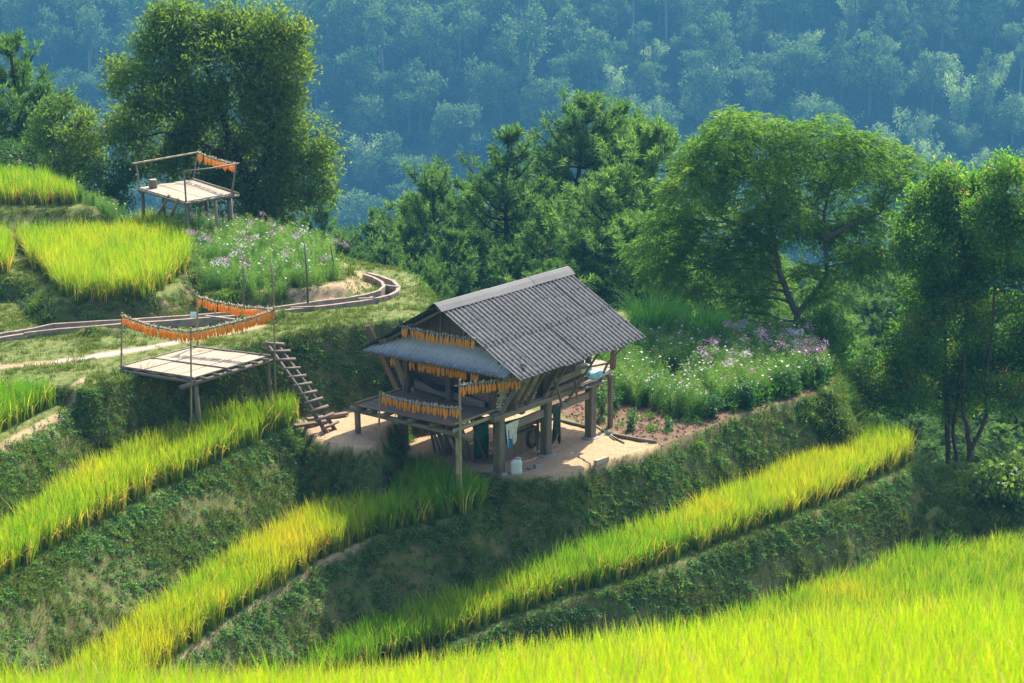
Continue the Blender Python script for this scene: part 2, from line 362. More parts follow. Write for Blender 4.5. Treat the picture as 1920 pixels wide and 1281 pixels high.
def base_z(X, Y):
    yk = [-30, 5, 9, 26, 28, 37, 60, 72, 100, 160, 300, 420, 590, 708, 740, 1000]
    zr = [19, 13.4, 11.2, 4.6, 1.0, -5.6, -5.6, -8, -14, -32, -84, -112, -106, -34, -20, -16]
    b = np.interp(Y, yk, zr)
    rim = np.interp(X/np.maximum(Y, 1), [-.24, -.08, 0, .085, .24], [22.45, 22.25, 21.55, 20.9, 20.1])
    ang = rim + (22.95-rim)*np.clip((26-Y)/17, 0, 1.3)
    f = CAM_H - Y*np.tan(np.radians(ang)) - .93
    b = np.where(Y < 26, np.where(Y > 7, f, b), b)
    b = b + np.where(Y > 110, (fbm(X*.012, Y*.012, 3)-.5)*np.clip((Y-110)*.25, 0, 34), 0)
    return b
def height(X, Y, detail=True):
    X = np.asarray(X, float); Y = np.asarray(Y, float)
    z = base_z(X, Y); top = np.zeros(X.shape, int); dd = np.full(X.shape, 9.0)
    near = (Y > 28) & (Y < 100) & (np.abs(X) < 45)
    if near.any():
        x, y = X[near], Y[near]; zz = z[near]; tt = top[near]; dm = dd[near]
        nz = (fbm(x*.8, y*.8, 11)-.5)*.22 + (fbm(x*4.1, y*4.1, 17, 3)-.5)*.12 if detail else 0
        for i, (nm, lv, k1, k2, _) in enumerate(TER):
            d = sdist(POLY[nm], x, y)
            dn = np.where(d > -.25, d + nz*np.clip((d+.25)*2.2, 0, 1), d)
            k = np.interp(x, [-8, 6], [k1, k2])
            lz = lv(x, y) - k*np.maximum(0, dn) - np.where(d > -.3, .03, 0)
            if nm in 'AG': lz = lz - 4*np.maximum(0, dU)
            if nm == 'U': dU = d
            up = lz > zz; zz = np.where(up, lz, zz); tt = np.where(up, i+1, tt); dm = np.where(up, d, dm)
        c = sdist(CHPOLY, x, y); zz = np.where(c < 1.1, np.minimum(zz, LU(x, y)+.02+np.maximum(c-.22, 0)*1.3), zz); zz = np.where(c < -.02, np.minimum(zz, LU(x, y)-.36), zz)
        if detail: zz = zz + (fbm(x*2.2, y*2.2, 23, 3)-.5)*.05
        z[near] = zz; top[near] = tt; dd[near] = dm
    return z, top, dd
def H1(x, y): return float(height(np.array([x]), np.array([y]))[0][0])
def HH(p): return np.array([p[0], p[1], H1(p[0], p[1])])

def axis(lo, f0, f1, hi, fine, coarse):
    a = [f0]
    s = fine
    while a[0] > lo: s = min(s*1.25, coarse); a.insert(0, a[0]-s)
    b = list(np.arange(f0+fine, f1, fine)); s = fine; c = [f1]
    while c[-1] < hi: s = min(s*1.25, coarse); c.append(c[-1]+s)
    return np.array(a + b + c)
xs = axis(-420, -17.5, 17.5, 420, .10, 9.0); ys = axis(-25, 39.0, 74.0, 930, .10, 8.0)
GX, GY = np.meshgrid(xs, ys); gz, gtop, gd = height(GX, GY)
ny, nx = GX.shape
idx = np.arange(nx*ny).reshape(ny, nx)
TF = np.stack([idx[:-1,:-1], idx[:-1,1:], idx[1:,1:], idx[1:,:-1]], -1).reshape(-1, 4)
TV = np.stack([GX, GY, gz], -1).reshape(-1, 3)
ti = {t[0]: i+1 for i, t in enumerate(TER)}
px, py = px_of(TV); px = px.reshape(ny, nx); py = py.reshape(ny, nx)
def blob(cx, cy, rx, ry, soft=.35):
    d = np.sqrt(((px-cx)/rx)**2 + ((py-cy)/ry)**2); return np.clip((1.15-d)/soft, 0, 1)
def polyblob(pts, lev, soft=.5):
    return np.clip(-sdist(np.array([at(a, b, lev)[:2] for a, b in pts]), GX, GY)/soft + .5, 0, 1)*((np.abs(GX) < 30) & (GY > 30) & (GY < 90))
sand = (gtop == ti['Q'])*(gd < .05)*1.0 + polyblob([(700,838),(760,850),(900,893),(1040,893),(1160,862),(1235,836),(1180,822),(1060,790),(960,760),(800,700),(600,770)], 0.0)*(gtop == ti['P'])*(gd < .1)
soil = polyblob([(1040,775),(1180,822),(1240,834),(1350,792),(1450,757),(1545,735),(1500,700),(1350,700),(1150,690),(1000,720)], 0.0)*(gtop == ti['P'])*(gd < .1)
slope = np.hypot(np.gradient(gz, axis=0)/np.gradient(GY, axis=0), np.gradient(gz, axis=1)/np.gradient(GX, axis=1))
wall = np.clip((slope-.45)/.4, 0, 1)*(gtop > 0)
trail = np.zeros_like(gz)
def path_line(pts, lev, w):
    P = np.array([at(a, b, lev)[:2] for a, b in pts]) if not callable(lev) else plan(pts, lev); d2 = np.full(GX.shape, 1e9)
    for i in range(len(P)-1):
        (ax, ay), (bx, by) = P[i], P[i+1]; ex, ey = bx-ax, by-ay
        t = np.clip(((GX-ax)*ex+(GY-ay)*ey)/(ex*ex+ey*ey), 0, 1); d2 = np.minimum(d2, (GX-ax-t*ex)**2+(GY-ay-t*ey)**2)
    return np.clip((w-np.sqrt(d2))/(w*.5)+.5, 0, 1)
trail = np.maximum.reduce([path_line([(-20,688),(100,680),(180,668),(260,655),(330,642),(420,625),(480,612)], LU, .28),
    path_line([(560,568),(620,560),(665,545),(690,530),(660,512)], LU, .3)*1.0,
    path_line([(0,835),(60,801),(125,768),(160,742)], LT, .12), path_line([(345,505),(362,520),(350,545),(290,562),(225,575)], LA, .16)*.6,
    path_line([(1190,858),(1240,836),(1350,793),(1450,759),(1540,737)], -.1, .06),
    path_line([(600,1050),(700,1003),(800,960),(870,950)], LC, .10), path_line([(330,1232),(450,1145),(600,1050)], LC, .06)*.7,
    path_line([(0,392),(60,392),(130,405),(250,412)], LA, .2)])
gravel = path_line([(110,678),(180,668),(260,655),(330,642)], LU, .14)
at_ = {'sand': sand, 'soil': soil, 'wall': wall, 'trail': trail, 'gravel': gravel, 'far': np.clip((GY-80)/30, 0, 1)}
m = mat('earth_and_turf'); g = N(m)
tc = g.n('TexCoord').outputs['Object']; n1 = g.noise(tc, 1.3, 6); n2 = g.noise(tc, 7., 6, .65); n3 = g.noise(g.scaled(tc, (6, 6, 2.2)), 3., 5, .7); n4 = g.noise(tc, 34., 4, .7)
turf = g.ramp(n2, [(.3, (.055,.085,.02)), (.5, (.12,.15,.035)), (.72, (.24,.22,.075))])
earth = g.ramp(n3, [(.3, (.07,.045,.025)), (.5, (.15,.095,.052)), (.7, (.25,.155,.085))])
sandc = g.ramp(n2, [(.3, (.36,.23,.13)), (.5, (.47,.32,.185)), (.72, (.56,.41,.25))]); sandc = g.mix(g.math('MULTIPLY', n4, .4), sandc, (.30,.19,.11))
soilc = g.ramp(n2, [(.3, (.11,.065,.04)), (.6, (.22,.135,.085)), (.8, (.28,.18,.115))]); soilc = g.mix(g.math('MULTIPLY', n4, .5), soilc, (.09,.055,.035))
c = g.mix(g.attr('wall'), turf, g.mix(g.ramp(n2, [(.34, (0,0,0)), (.56, (1,1,1))]), earth, g.ramp(n4, [(.3, (.055,.08,.02)), (.7, (.15,.19,.05))])))
c = g.mix(g.math('MULTIPLY', g.attr('trail'), g.ramp(n2, [(.3, (.35,.35,.35)), (.55, (1,1,1))])), c, g.mix(n4, (.30,.20,.11), (.44,.33,.20)))
c = g.mix(g.attr('soil'), c, soilc); c = g.mix(g.attr('sand'), c, sandc)
c = g.mix(g.math('MULTIPLY', g.attr('gravel'), .85), c, g.ramp(n4, [(.35, (.22,.20,.18)), (.6, (.50,.47,.43))]))
c = g.mix(g.attr('far'), c, g.ramp(n2, [(.3, (.015,.035,.012)), (.7, (.04,.075,.025))]))
hb = g.math('ADD', g.math('MULTIPLY', n3, .6), g.math('MULTIPLY', n4, .4))
p = g.n('BsdfPrincipled', i={'Base Color': c, 'Roughness': .95, 'Specular IOR Level': .15, 'Normal': g.bump(hb, .8, .05)}); g.out(p.outputs[0]); M['terrain'] = m
me = mesh_np('terrain', TV, TF, [M['terrain']], {k: v.reshape(-1) for k, v in at_.items()}, smooth=True)
ter = link(bpy.data.objects.new('terrain', me)); tag(ter, 'stepped hillside of terraces falling to a valley and a far slope', 'hillside', kind='structure')

# ------------------------------------------------------------------ instanced ground cover
LIB = {}
def strip_blades(n, h, hv, wd, spread, lean, segs=3, droop=.3, rng=RNG, rad=.05):
    V = []; Fq = []; hg = []; tv = []
    for b in range(n):
        a = rng.uniform(0, 2*math.pi); r = rad*math.sqrt(rng.uniform()); bx, by = r*math.cos(a), r*math.sin(a)
        hh = h*(1+hv*rng.uniform(-1, 1)); a2 = a + rng.uniform(-.9, .9); ln = spread*rng.uniform(.2, 1)*hh; dr = droop*rng.uniform(0, 1)*hh
        fa = rng.uniform(0, math.pi); wx, wy = math.cos(fa)*wd/2, math.sin(fa)*wd/2; n0 = len(V); t_ = rng.uniform()
        for s in range(segs+1):
            t = s/segs; z = hh*(t-.0*t) - dr*t*t*t; ox = math.cos(a2)*(ln*t*t)+lean[0]*t*t*hh; oy = math.sin(a2)*(ln*t*t)+lean[1]*t*t*hh
            w_ = (1-t*t*.92) if t > 0 else .7
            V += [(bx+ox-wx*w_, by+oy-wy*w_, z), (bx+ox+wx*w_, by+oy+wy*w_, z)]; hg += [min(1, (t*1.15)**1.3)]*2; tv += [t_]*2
        for s in range(segs): i = n0+2*s; Fq.append((i, i+1, i+3, i+2))
    return V, Fq, hg, tv
def lib_mesh(name, parts, mats):
    V = []; Fq = []; hg = []; tv = []; mi = []
    for k, (v, f, h, t) in enumerate(parts):
        n0 = len(V); V += v; Fq += [tuple(i+n0 for i in q) for q in f]; hg += h; tv += t; mi += [k]*len(f)
    me = mesh_np(name, V, Fq, mats, {'hgt': hg, 'tv': tv}, midx=mi); return bpy.data.objects.new(name, me)
def leaf_ball(n, rx, rz, size, ratio=.55, up=.2, z0=0, rng=RNG, flat_=0.0):
    d = rng.normal(size=(n, 3)); d /= np.linalg.norm(d, axis=1)[:, None]; d[:, 2] = np.abs(d[:, 2])*(1-flat_)
    c = d*np.array([rx, rx, rz])*rng.uniform(.3, 1, (n, 1)); c[:, 2] += z0
    ax = d + rng.normal(size=(n, 3))*.6; ax[:, 2] += up; V, Fq = leaf_quads(c, ax, size*rng.uniform(.6, 1.3, n), ratio, rng)
    return [tuple(v) for v in V], [tuple(f) for f in Fq], [1.0]*len(V), list(np.repeat(rng.uniform(0, 1, n), 4))
def leaf_quads(c, ax, size, ratio, rng=RNG, fold=.25):
    n = len(c); ax = ax/(np.linalg.norm(ax, axis=1)[:, None]+1e-9); r = rng.normal(size=(n, 3)); side = np.cross(ax, r); side /= (np.linalg.norm(side, axis=1)[:, None]+1e-9)
    nrm = np.cross(side, ax); s = size[:, None]
    V = np.stack([c, c+ax*s*.5+side*s*ratio*.5+nrm*s*ratio*fold*.5, c+ax*s-nrm*s*.12, c+ax*s*.5-side*s*ratio*.5+nrm*s*ratio*fold*.5], 1).reshape(-1, 3)
    return V, np.arange(4*n).reshape(n, 4)
def make_lib(key, objs):
    c = bpy.data.collections.new(key)
    for o in objs: c.objects.link(o)
    LIB[key] = (c, len(objs)); return c
rice = []
for k in range(6):
    lean = (RNG.uniform(-.12, .12), RNG.uniform(-.12, .1))
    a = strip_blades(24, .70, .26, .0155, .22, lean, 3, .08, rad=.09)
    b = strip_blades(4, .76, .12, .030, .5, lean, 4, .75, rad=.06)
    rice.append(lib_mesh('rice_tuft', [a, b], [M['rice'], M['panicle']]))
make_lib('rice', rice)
make_lib('grass', [lib_mesh('grass_tuft', [strip_blades(14, .10, .5, .012, .9, (0, 0), 2, .5, rad=.07)], [M['grass']]) for _ in range(4)])
make_lib('longgrass', [lib_mesh('long_grass_tuft', [strip_blades(16, .34, .4, .017, .8, (0, 0), 3, .6, rad=.08)], [M['grass']]) for _ in range(4)])
make_lib('ivy', [lib_mesh('creeper_clump', [leaf_ball(22, .115, .075, .05, .85, .3)], [M['ivy']]) for _ in range(5)])
make_lib('weed', [lib_mesh('weed_clump', [leaf_ball(46, .24, .30, .10, .5, .5), strip_blades(12, .38, .4, .018, .7, (0, 0), 3, .4, rad=.12)], [M['weed'], M['grass']]) for _ in range(4)])
def instancer(name, lib, P, rot, scl, tint, label=None, cat=None, parent=None, kind='stuff', seed=0):
    n = len(P); me = bpy.data.meshes.new(name); me.vertices.add(n); me.vertices.foreach_set('co', np.asarray(P, np.float32).ravel())
    a = me.attributes.new('rot', 'FLOAT_VECTOR', 'POINT'); a.data.foreach_set('vector', np.asarray(rot, np.float32).ravel())
    a = me.attributes.new('scl', 'FLOAT', 'POINT'); a.data.foreach_set('value', np.asarray(scl, np.float32))
    a = me.attributes.new('tint', 'FLOAT', 'POINT'); a.data.foreach_set('value', np.asarray(tint, np.float32))
    coll, cnt = LIB[lib]
    a = me.attributes.new('pick', 'INT', 'POINT'); a.data.foreach_set('value', np.random.default_rng(seed).integers(0, cnt, n).astype(np.int32))
    o = bpy.data.objects.new(name, me); link(o, parent); tag(o, label, cat, kind=kind)
    key = 'scatter_'+lib
    t = bpy.data.node_groups.get(key)
    if t is None:
        t = bpy.data.node_groups.new(key, 'GeometryNodeTree')
        t.interface.new_socket('Geometry', in_out='INPUT', socket_type='NodeSocketGeometry'); t.interface.new_socket('Geometry', in_out='OUTPUT', socket_type='NodeSocketGeometry')
        gi = t.nodes.new('NodeGroupInput'); go = t.nodes.new('NodeGroupOutput'); ip = t.nodes.new('GeometryNodeInstanceOnPoints')
        ci = t.nodes.new('GeometryNodeCollectionInfo'); ci.inputs[0].default_value = coll; ci.inputs['Separate Children'].default_value = True; ci.inputs['Reset Children'].default_value = True
        def na(nm, ty):
            x = t.nodes.new('GeometryNodeInputNamedAttribute'); x.data_type = ty; x.inputs[0].default_value = nm; return x.outputs[0]
        er = t.nodes.new('FunctionNodeEulerToRotation'); t.links.new(na('rot', 'FLOAT_VECTOR'), er.inputs[0])
        ip.inputs['Pick Instance'].default_value = True
        t.links.new(gi.outputs[0], ip.inputs['Points']); t.links.new(ci.outputs[0], ip.inputs['Instance']); t.links.new(na('pick', 'INT'), ip.inputs['Instance Index'])
        t.links.new(er.outputs[0], ip.inputs['Rotation']); t.links.new(na('scl', 'FLOAT'), ip.inputs['Scale']); t.links.new(ip.outputs[0], go.inputs[0])
    md = o.modifiers.new('scatter', 'NODES'); md.node_group = t
    return o
def upright(n, tiltr=.12, rng=RNG): return np.stack([rng.uniform(-tiltr, tiltr, n), rng.uniform(-tiltr, tiltr, n), rng.uniform(0, 6.283, n)], 1)

def rice_field(name, label, lev_name, spacing, inset, bounds, tint_fn, extra=None, lib='rice', scale=(.78, 1.15)):
    x0, x1, y0, y1 = bounds
    gx, gy = np.meshgrid(np.arange(x0, x1, spacing), np.arange(y0, y1, spacing)); gx = gx.ravel()+RNG.uniform(-.5, .5, gx.size)*spacing; gy = gy.ravel()+RNG.uniform(-.5, .5, gy.size)*spacing
    z, top, d = height(gx, gy)
    ok = (top == ti[lev_name]) & (np.abs(z-LEV[lev_name](gx, gy)) < .14) & (d < -inset*(1+.25*(fbm(gx*1.5, gy*1.5, 5)-.5)))
    P = np.stack([gx, gy, z-.02], 1); u, v = px_of(P); ok &= (u > -60) & (u < 1990) & (v < 1400)
    if extra is not None: ok &= extra(gx, gy, u, v)
    # keep clear of the wall behind
    z2, t2, _ = height(gx+.0, gy+.12); ok &= (z2 - z < .15)
    P = P[ok]; u = u[ok]; v = v[ok]; n = len(P)
    t = tint_fn(P, u, v) + RNG.normal(0, .13, n)
    return instancer(name, lib, P, upright(n), RNG.uniform(*scale, n)*(.9+.25*fbm(P[:, 0]*.7, P[:, 1]*.7, 8)), np.clip(t, 0, 1), label, 'rice field')
T = lambda base: (lambda P, u, v: base + (fbm(P[:, 0]*.35, P[:, 1]*.35, 31)-.5)*.8)
RICE_N = []
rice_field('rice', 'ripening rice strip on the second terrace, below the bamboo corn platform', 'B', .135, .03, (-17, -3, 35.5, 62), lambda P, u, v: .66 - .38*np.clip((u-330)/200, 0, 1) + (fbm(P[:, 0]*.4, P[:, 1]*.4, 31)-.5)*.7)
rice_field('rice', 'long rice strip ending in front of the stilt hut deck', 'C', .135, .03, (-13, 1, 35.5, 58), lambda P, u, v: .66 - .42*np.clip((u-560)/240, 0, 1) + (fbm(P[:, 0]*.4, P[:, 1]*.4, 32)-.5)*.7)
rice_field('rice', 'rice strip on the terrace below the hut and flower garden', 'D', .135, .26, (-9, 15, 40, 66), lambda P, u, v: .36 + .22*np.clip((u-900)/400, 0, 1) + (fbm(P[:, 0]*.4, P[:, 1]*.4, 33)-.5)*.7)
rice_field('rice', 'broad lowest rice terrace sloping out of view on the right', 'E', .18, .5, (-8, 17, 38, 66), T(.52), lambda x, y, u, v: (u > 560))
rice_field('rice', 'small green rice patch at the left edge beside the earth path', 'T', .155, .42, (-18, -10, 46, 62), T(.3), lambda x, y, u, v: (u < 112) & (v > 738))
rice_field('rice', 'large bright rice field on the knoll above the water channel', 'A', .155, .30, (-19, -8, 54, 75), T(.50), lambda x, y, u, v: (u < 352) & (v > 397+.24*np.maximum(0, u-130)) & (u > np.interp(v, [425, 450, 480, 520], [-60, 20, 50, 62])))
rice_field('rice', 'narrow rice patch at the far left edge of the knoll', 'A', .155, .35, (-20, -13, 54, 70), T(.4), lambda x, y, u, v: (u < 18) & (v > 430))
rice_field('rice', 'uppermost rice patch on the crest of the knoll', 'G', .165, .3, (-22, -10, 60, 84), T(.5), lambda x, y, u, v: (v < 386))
# the near slope the photograph is taken from
gx, gy = np.meshgrid(np.arange(-9, 9, .17), np.arange(7.2, 26.4, .17)); gx = gx.ravel()+RNG.uniform(-.08, .08, gx.size); gy = gy.ravel()+RNG.uniform(-.08, .08, gy.size)
ok = (np.abs(gx) < .25*gy+1.2); gx = gx[ok]; gy = gy[ok]
P = np.stack([gx, gy, height(gx, gy)[0]-.03], 1); n = len(P)
instancer('rice', 'rice', P, upright(n, .16), RNG.uniform(.85, 1.2, n), np.clip(.63+RNG.normal(0, .16, n)+(fbm(gx*.5, gy*.5, 9)-.5)*.5, 0, 1), 'blurred bright rice closest to the viewer along the bottom', 'rice field')

# banks: sample points of the terrain by area
def face_samples(mask_fn, density, seed):
    rng = np.random.default_rng(seed)
    q = TV[TF]; e1 = q[:, 1]-q[:, 0]; e2 = q[:, 3]-q[:, 0]; nn = np.cross(e1, e2); ar = np.linalg.norm(nn, axis=1); nn = nn/ar[:, None]; cen = q.mean(1)
    u, v = px_of(cen); vis = (u > -80) & (u < 2000) & (v > 250) & (v < 1340) & (cen[:, 1] > 38) & (cen[:, 1] < 82)
    w_ = np.where(vis, ar*np.clip(mask_fn(cen, nn, u, v), 0, None), 0); tot = w_.sum()
    k = rng.choice(len(w_), int(tot*density), p=w_/tot); a = rng.uniform(size=(len(k), 1)); b = rng.uniform(size=(len(k), 1))
    return q[k, 0]+e1[k]*a+e2[k]*b, nn[k], rng
def face_attr(A): return A[TF].mean(1)
fa_wall = face_attr(wall.ravel()); fa_d = face_attr(gd.ravel()); fa_top = gtop.ravel()[TF[:, 0]]; fa_sand = face_attr(sand.ravel()); fa_soil = face_attr(soil.ravel()); fa_trail = face_attr(trail.ravel())
def tilt_rot(nrm, up, rng):
    d = nrm*(1-up)+np.array([0, 0, up]); d /= np.linalg.norm(d, axis=1)[:, None]
    ex = np.zeros((len(d), 3)); th = np.arccos(np.clip(d[:, 2], -1, 1)); ph = np.arctan2(d[:, 1], d[:, 0])
    return np.stack([np.zeros(len(d)), th, ph], 1)
fa_ch = face_attr(np.where((GY > 45) & (GY < 75) & (np.abs(GX) < 25), sdist(CHPOLY, GX, GY), 9).ravel())
bare = (fa_ch > .1)*(.25+.75*np.clip((fa_ch-.1)/.5, 0, 1))*(1-np.clip(fa_sand*1.3, 0, 1))*(1-np.clip(fa_soil*1.2, 0, 1))*(1-.85*fa_trail)
def m_ivy(c, nn, u, v):
    rim = np.clip(1-np.abs(fa_d-.16)/.28, 0, 1)*(fa_d > -.25)*((fa_top == ti['B'])|(fa_top == ti['C'])|(fa_top == ti['D'])|(fa_top == ti['T']))
    pat = np.clip((fbm(c[:, 0]*.8+c[:, 2]*.7, c[:, 1]*.8+c[:, 2]*.9, 41)-.5)*7, 0, 1)
    uw = (fa_top == ti['U'])*(fa_wall > .3)*.9 + (fa_top == ti['P'])*(fa_wall > .3)*.35 + (fa_top == ti['L'])*.3
    return bare*(rim*1.2 + fa_wall*(pat*.5+.22) + uw*(pat*.6+.3))*(fa_top > 0)
P, nn, rng = face_samples(m_ivy, 60, 1); print('ivy', len(P))
instancer('creeper', 'ivy', P, tilt_rot(nn, .35, rng), rng.uniform(.5, 1.25, len(P)), np.clip(rng.normal(.45, .22, len(P)), 0, 1), 'blue green creeper hanging over the terrace rims and walls', 'creeper')
def m_grass(c, nn, u, v):
    pat = np.clip((fbm(c[:, 0]*.9, c[:, 1]*.9+c[:, 2], 47)-.36)*4, .1, 1)
    flatg = (1-fa_wall)*(fa_d < 0)*((fa_top == ti['U'])*1.0 + (fa_top == ti['A'])*.8 + (fa_top == ti['G'])*.5 + ((fa_top == ti['D'])|(fa_top == ti['C'])|(fa_top == ti['B'])|(fa_top == ti['T']))*(fa_d > -1.0)*.8+(fa_top == ti['L'])*1.4+(fa_top == ti['E'])*(fa_d > -.6)*.8+(fa_top == ti['M'])*1.2)
    bank = (fa_wall > .2)*1.7*(fa_top > 0); return bare*pat*(flatg+bank)
P, nn, rng = face_samples(m_grass, 110, 2); print('grass', len(P))
gt = np.clip(rng.normal(.56, .2, len(P)) + .25*(fbm(P[:, 0], P[:, 1], 52)-.5) - .12*(1-nn[:, 2]), 0, 1)
instancer('grass', 'grass', P, tilt_rot(nn, .6, rng)+np.stack([0*gt, 0*gt, 0*gt], 1), rng.uniform(.5, 1.35, len(P)), gt, 'short grass over the paths, ledges and terrace walls', 'grass')
def m_long(c, nn, u, v):
    pat = np.clip((fbm(c[:, 0]*.6, c[:, 1]*.6, 57)-.5)*7, 0, 1); s = (fa_top == ti['A'])*(fa_wall > .15) + (fa_top == ti['M'])*1.6 + (fa_top == ti['E'])*(fa_d > -.1) + .16*fa_wall*(fa_top > 0) + (fa_top == ti['P'])*(u > 1500)*(fa_d > 0)*1.2 + (fa_top == ti['D'])*(u > 1690)*(fa_d > .3)
    return s*(pat*.9+.15)*bare
P, nn, rng = face_samples(m_long, 22, 3); print('long', len(P))
instancer('long_grass', 'longgrass', P, tilt_rot(nn, .75, rng), rng.uniform(.5, 1.3, len(P)), np.clip(rng.normal(.4, .2, len(P)), 0, 1), 'long loose grass tufts on the banks and the right hand slope', 'grass')
def m_weed(c, nn, u, v):
    pat = np.clip((fbm(c[:, 0]*.7, c[:, 1]*.7, 61)-.52)*8, 0, 1)+.35*(fa_top == ti['M'])
    return bare*pat*((fa_top == ti['M'])*2.2 + (fa_top == ti['A'])*(fa_wall > .1)*.9 + (fa_top == ti['P'])*(fa_wall > .4)*.35 + (fa_top == ti['L'])*.4 + (fa_top == ti['P'])*(u > 1500)*(fa_d > 0)*2.0+(fa_top==ti['T'])*(fa_wall>.3)*.3)
P, nn, rng = face_samples(m_weed, 9, 4); pass
make_lib('clod', [lib_mesh('clods', [leaf_ball(12, .035, .02, .03, 1.0, .0)], [M['clod']]) for _ in range(3)])
make_lib('straw', [lib_mesh('straws', [strip_blades(5, .03, .5, .009, 3.5, (0, 0), 2, .9, rad=.12)], [M['straw']]) for _ in range(3)])
instancer('weeds', 'weed', P, tilt_rot(nn, .7, rng), rng.uniform(.45, 1.0, len(P)), np.clip(rng.normal(.45, .2, len(P)), 0, 1), 'leafy green weeds growing on the earth banks', 'weeds')
P, nn, rng = face_samples(lambda c, n_, u, v: fa_soil*1.0, 45, 5); instancer('soil_clods', 'clod', P, upright(len(P), .6, rng), rng.uniform(.4, 1.5, len(P)), rng.uniform(0, 1, len(P)), 'loose brown clods on the bare soil of the flower plot', 'soil')
P, nn, rng = face_samples(lambda c, n_, u, v: np.clip(fa_sand+fa_trail*.5, 0, 1)*(.25+1.2*np.clip((fbm(c[:, 0]*1.2, c[:, 1]*1.2, 71)-.5)*5, 0, 1)), 9, 6); instancer('straw_litter', 'straw', P, upright(len(P), .1, rng), rng.uniform(.5, 1.3, len(P)), rng.uniform(0, 1, len(P)), 'bits of straw and husk littering the bare earth yard', 'litter')
# ------------------------------------------------------------------ haze over the valley
hb_ = MB(); x0, x1, y0, y1, z0, z1 = -480, 480, -60, 1010, -165, 32
for p in ((x0,y0,z0),(x1,y0,z0),(x1,y1,z0),(x0,y1,z0),(x0,y0,z1),(x1,y0,z1),(x1,y1,z1),(x0,y1,z1)): hb_.v.append(p)
for f in ((3,2,1,0),(4,5,6,7),(0,1,5,4),(1,2,6,5),(2,3,7,6),(3,0,4,7)): hb_.face(f)
m = mat('valley_haze'); g = N(m); pv = g.n('VolumePrincipled', i={'Color': (.095,.32,.54,1), 'Density': .00064, 'Anisotropy': 0.0})
o = g.n('OutputMaterial'); m.node_tree.links.new(pv.outputs[0], o.inputs['Volume'])
hz = hb_.obj('haze', m); tag(hz, 'blue haze filling the valley', 'haze', kind='stuff')

# ------------------------------------------------------------------ water channel
ch = thing('irrigation_channel', 'curved mud-lined irrigation channel with thin cement walls along the upper path', 'channel', (0,0,0))
def wall_sweep(pix, name, dz=0, wdt=.11, shift=0):
    P = [at(a, b+shift, zch(a)) for a, b in pix]; Q = []
    for i in range(len(P)-1):
        for t in np.linspace(0, 1, 4)[:-1]: Q.append(P[i]*(1-t)+P[i+1]*t)
    Q.append(P[-1]); mb = MB(); n = len(Q); sec = []
    for i, q in enumerate(Q):
        t = Q[min(i+1, n-1)]-Q[max(i-1, 0)]; t[2] = 0; t /= np.linalg.norm(t); s_ = np.array([t[1], -t[0], 0]); jz = random.uniform(-.008, .008)
        z1_ = q[2]+.07+dz+jz
        sec.append([(q-s_*wdt/2)*[1,1,0]+[0,0,q[2]-.5], (q-s_*wdt/2)*[1,1,0]+[0,0,z1_], (q+s_*wdt/2)*[1,1,0]+[0,0,z1_], (q+s_*wdt/2)*[1,1,0]+[0,0,q[2]-.5]])
    mb.grid(sec, uvs=.3); mb.obj(name, M['concrete'], ch)
wall_sweep(channel_near, 'channel_wall'); wall_sweep(channel_far, 'channel_wall', .03, .09)
for a, b in (((45,627),(112,619)), ((385,594),(440,601)), ((545,579),(592,577)), ((672,562),(712,561)), ((716,536),(746,540)), ((695,559),(702,562))):
    p, q = at(a[0], a[1], zch(a[0])+.05), at(b[0], b[1], zch(b[0])+.05); MB().beam(p, q, .08, .09).obj('cross_tie', M['concrete'], ch)

# ------------------------------------------------------------------ hut frame of reference
HO = Vector((-0.326, 51.034, 0)); TH = .928
HU = Vector((math.cos(TH), math.sin(TH), 0)); HV = Vector((-math.sin(TH), math.cos(TH), 0))
def hp(u, v, z): return HO + HU*u + HV*v + Vector((0, 0, z))
hut = thing('stilt_hut', 'wooden stilt hut with grey corrugated roof standing on bare earth', 'hut', HO)
def beam(nm, mk, a, b, w, h, parent=hut, **k): return MB().beam(a, b, w, h, **k).obj(nm, M[mk], parent)
def pole(nm, mk, pts, r, parent=hut, sides=8, nodes=0, smooth=True):
    pts = [Vector(p) for p in pts]
    if nodes:                                # bamboo: swollen joints
        a, b = pts[0], pts[-1]; L = (b-a).length; k = max(2, int(L/nodes)); q = []; rr = []
        r0, r1 = (r, r) if not hasattr(r, '__len__') else (r[0], r[-1])
        for i in range(k+1):
            t = i/k
            for dt, f in ((-.012/L, 1.0), (0, 1.16), (.012/L, 1.0)):
                tt = min(1, max(0, t+dt)); c = a.lerp(b, tt)
                if len(pts) == 3: c = c + (pts[1]-(a+b)/2)*(4*tt*(1-tt))
                q.append(c); rr.append((r0+(r1-r0)*tt)*f)
        q2 = [q[0]]; r2 = [rr[0]]
        for c, x in zip(q[1:], rr[1:]):
            if (c-q2[-1]).length > .004: q2.append(c); r2.append(x)
        pts, r = q2, r2
    return MB().tube(pts, r, sides).obj(nm, M[mk], parent, smooth=smooth)
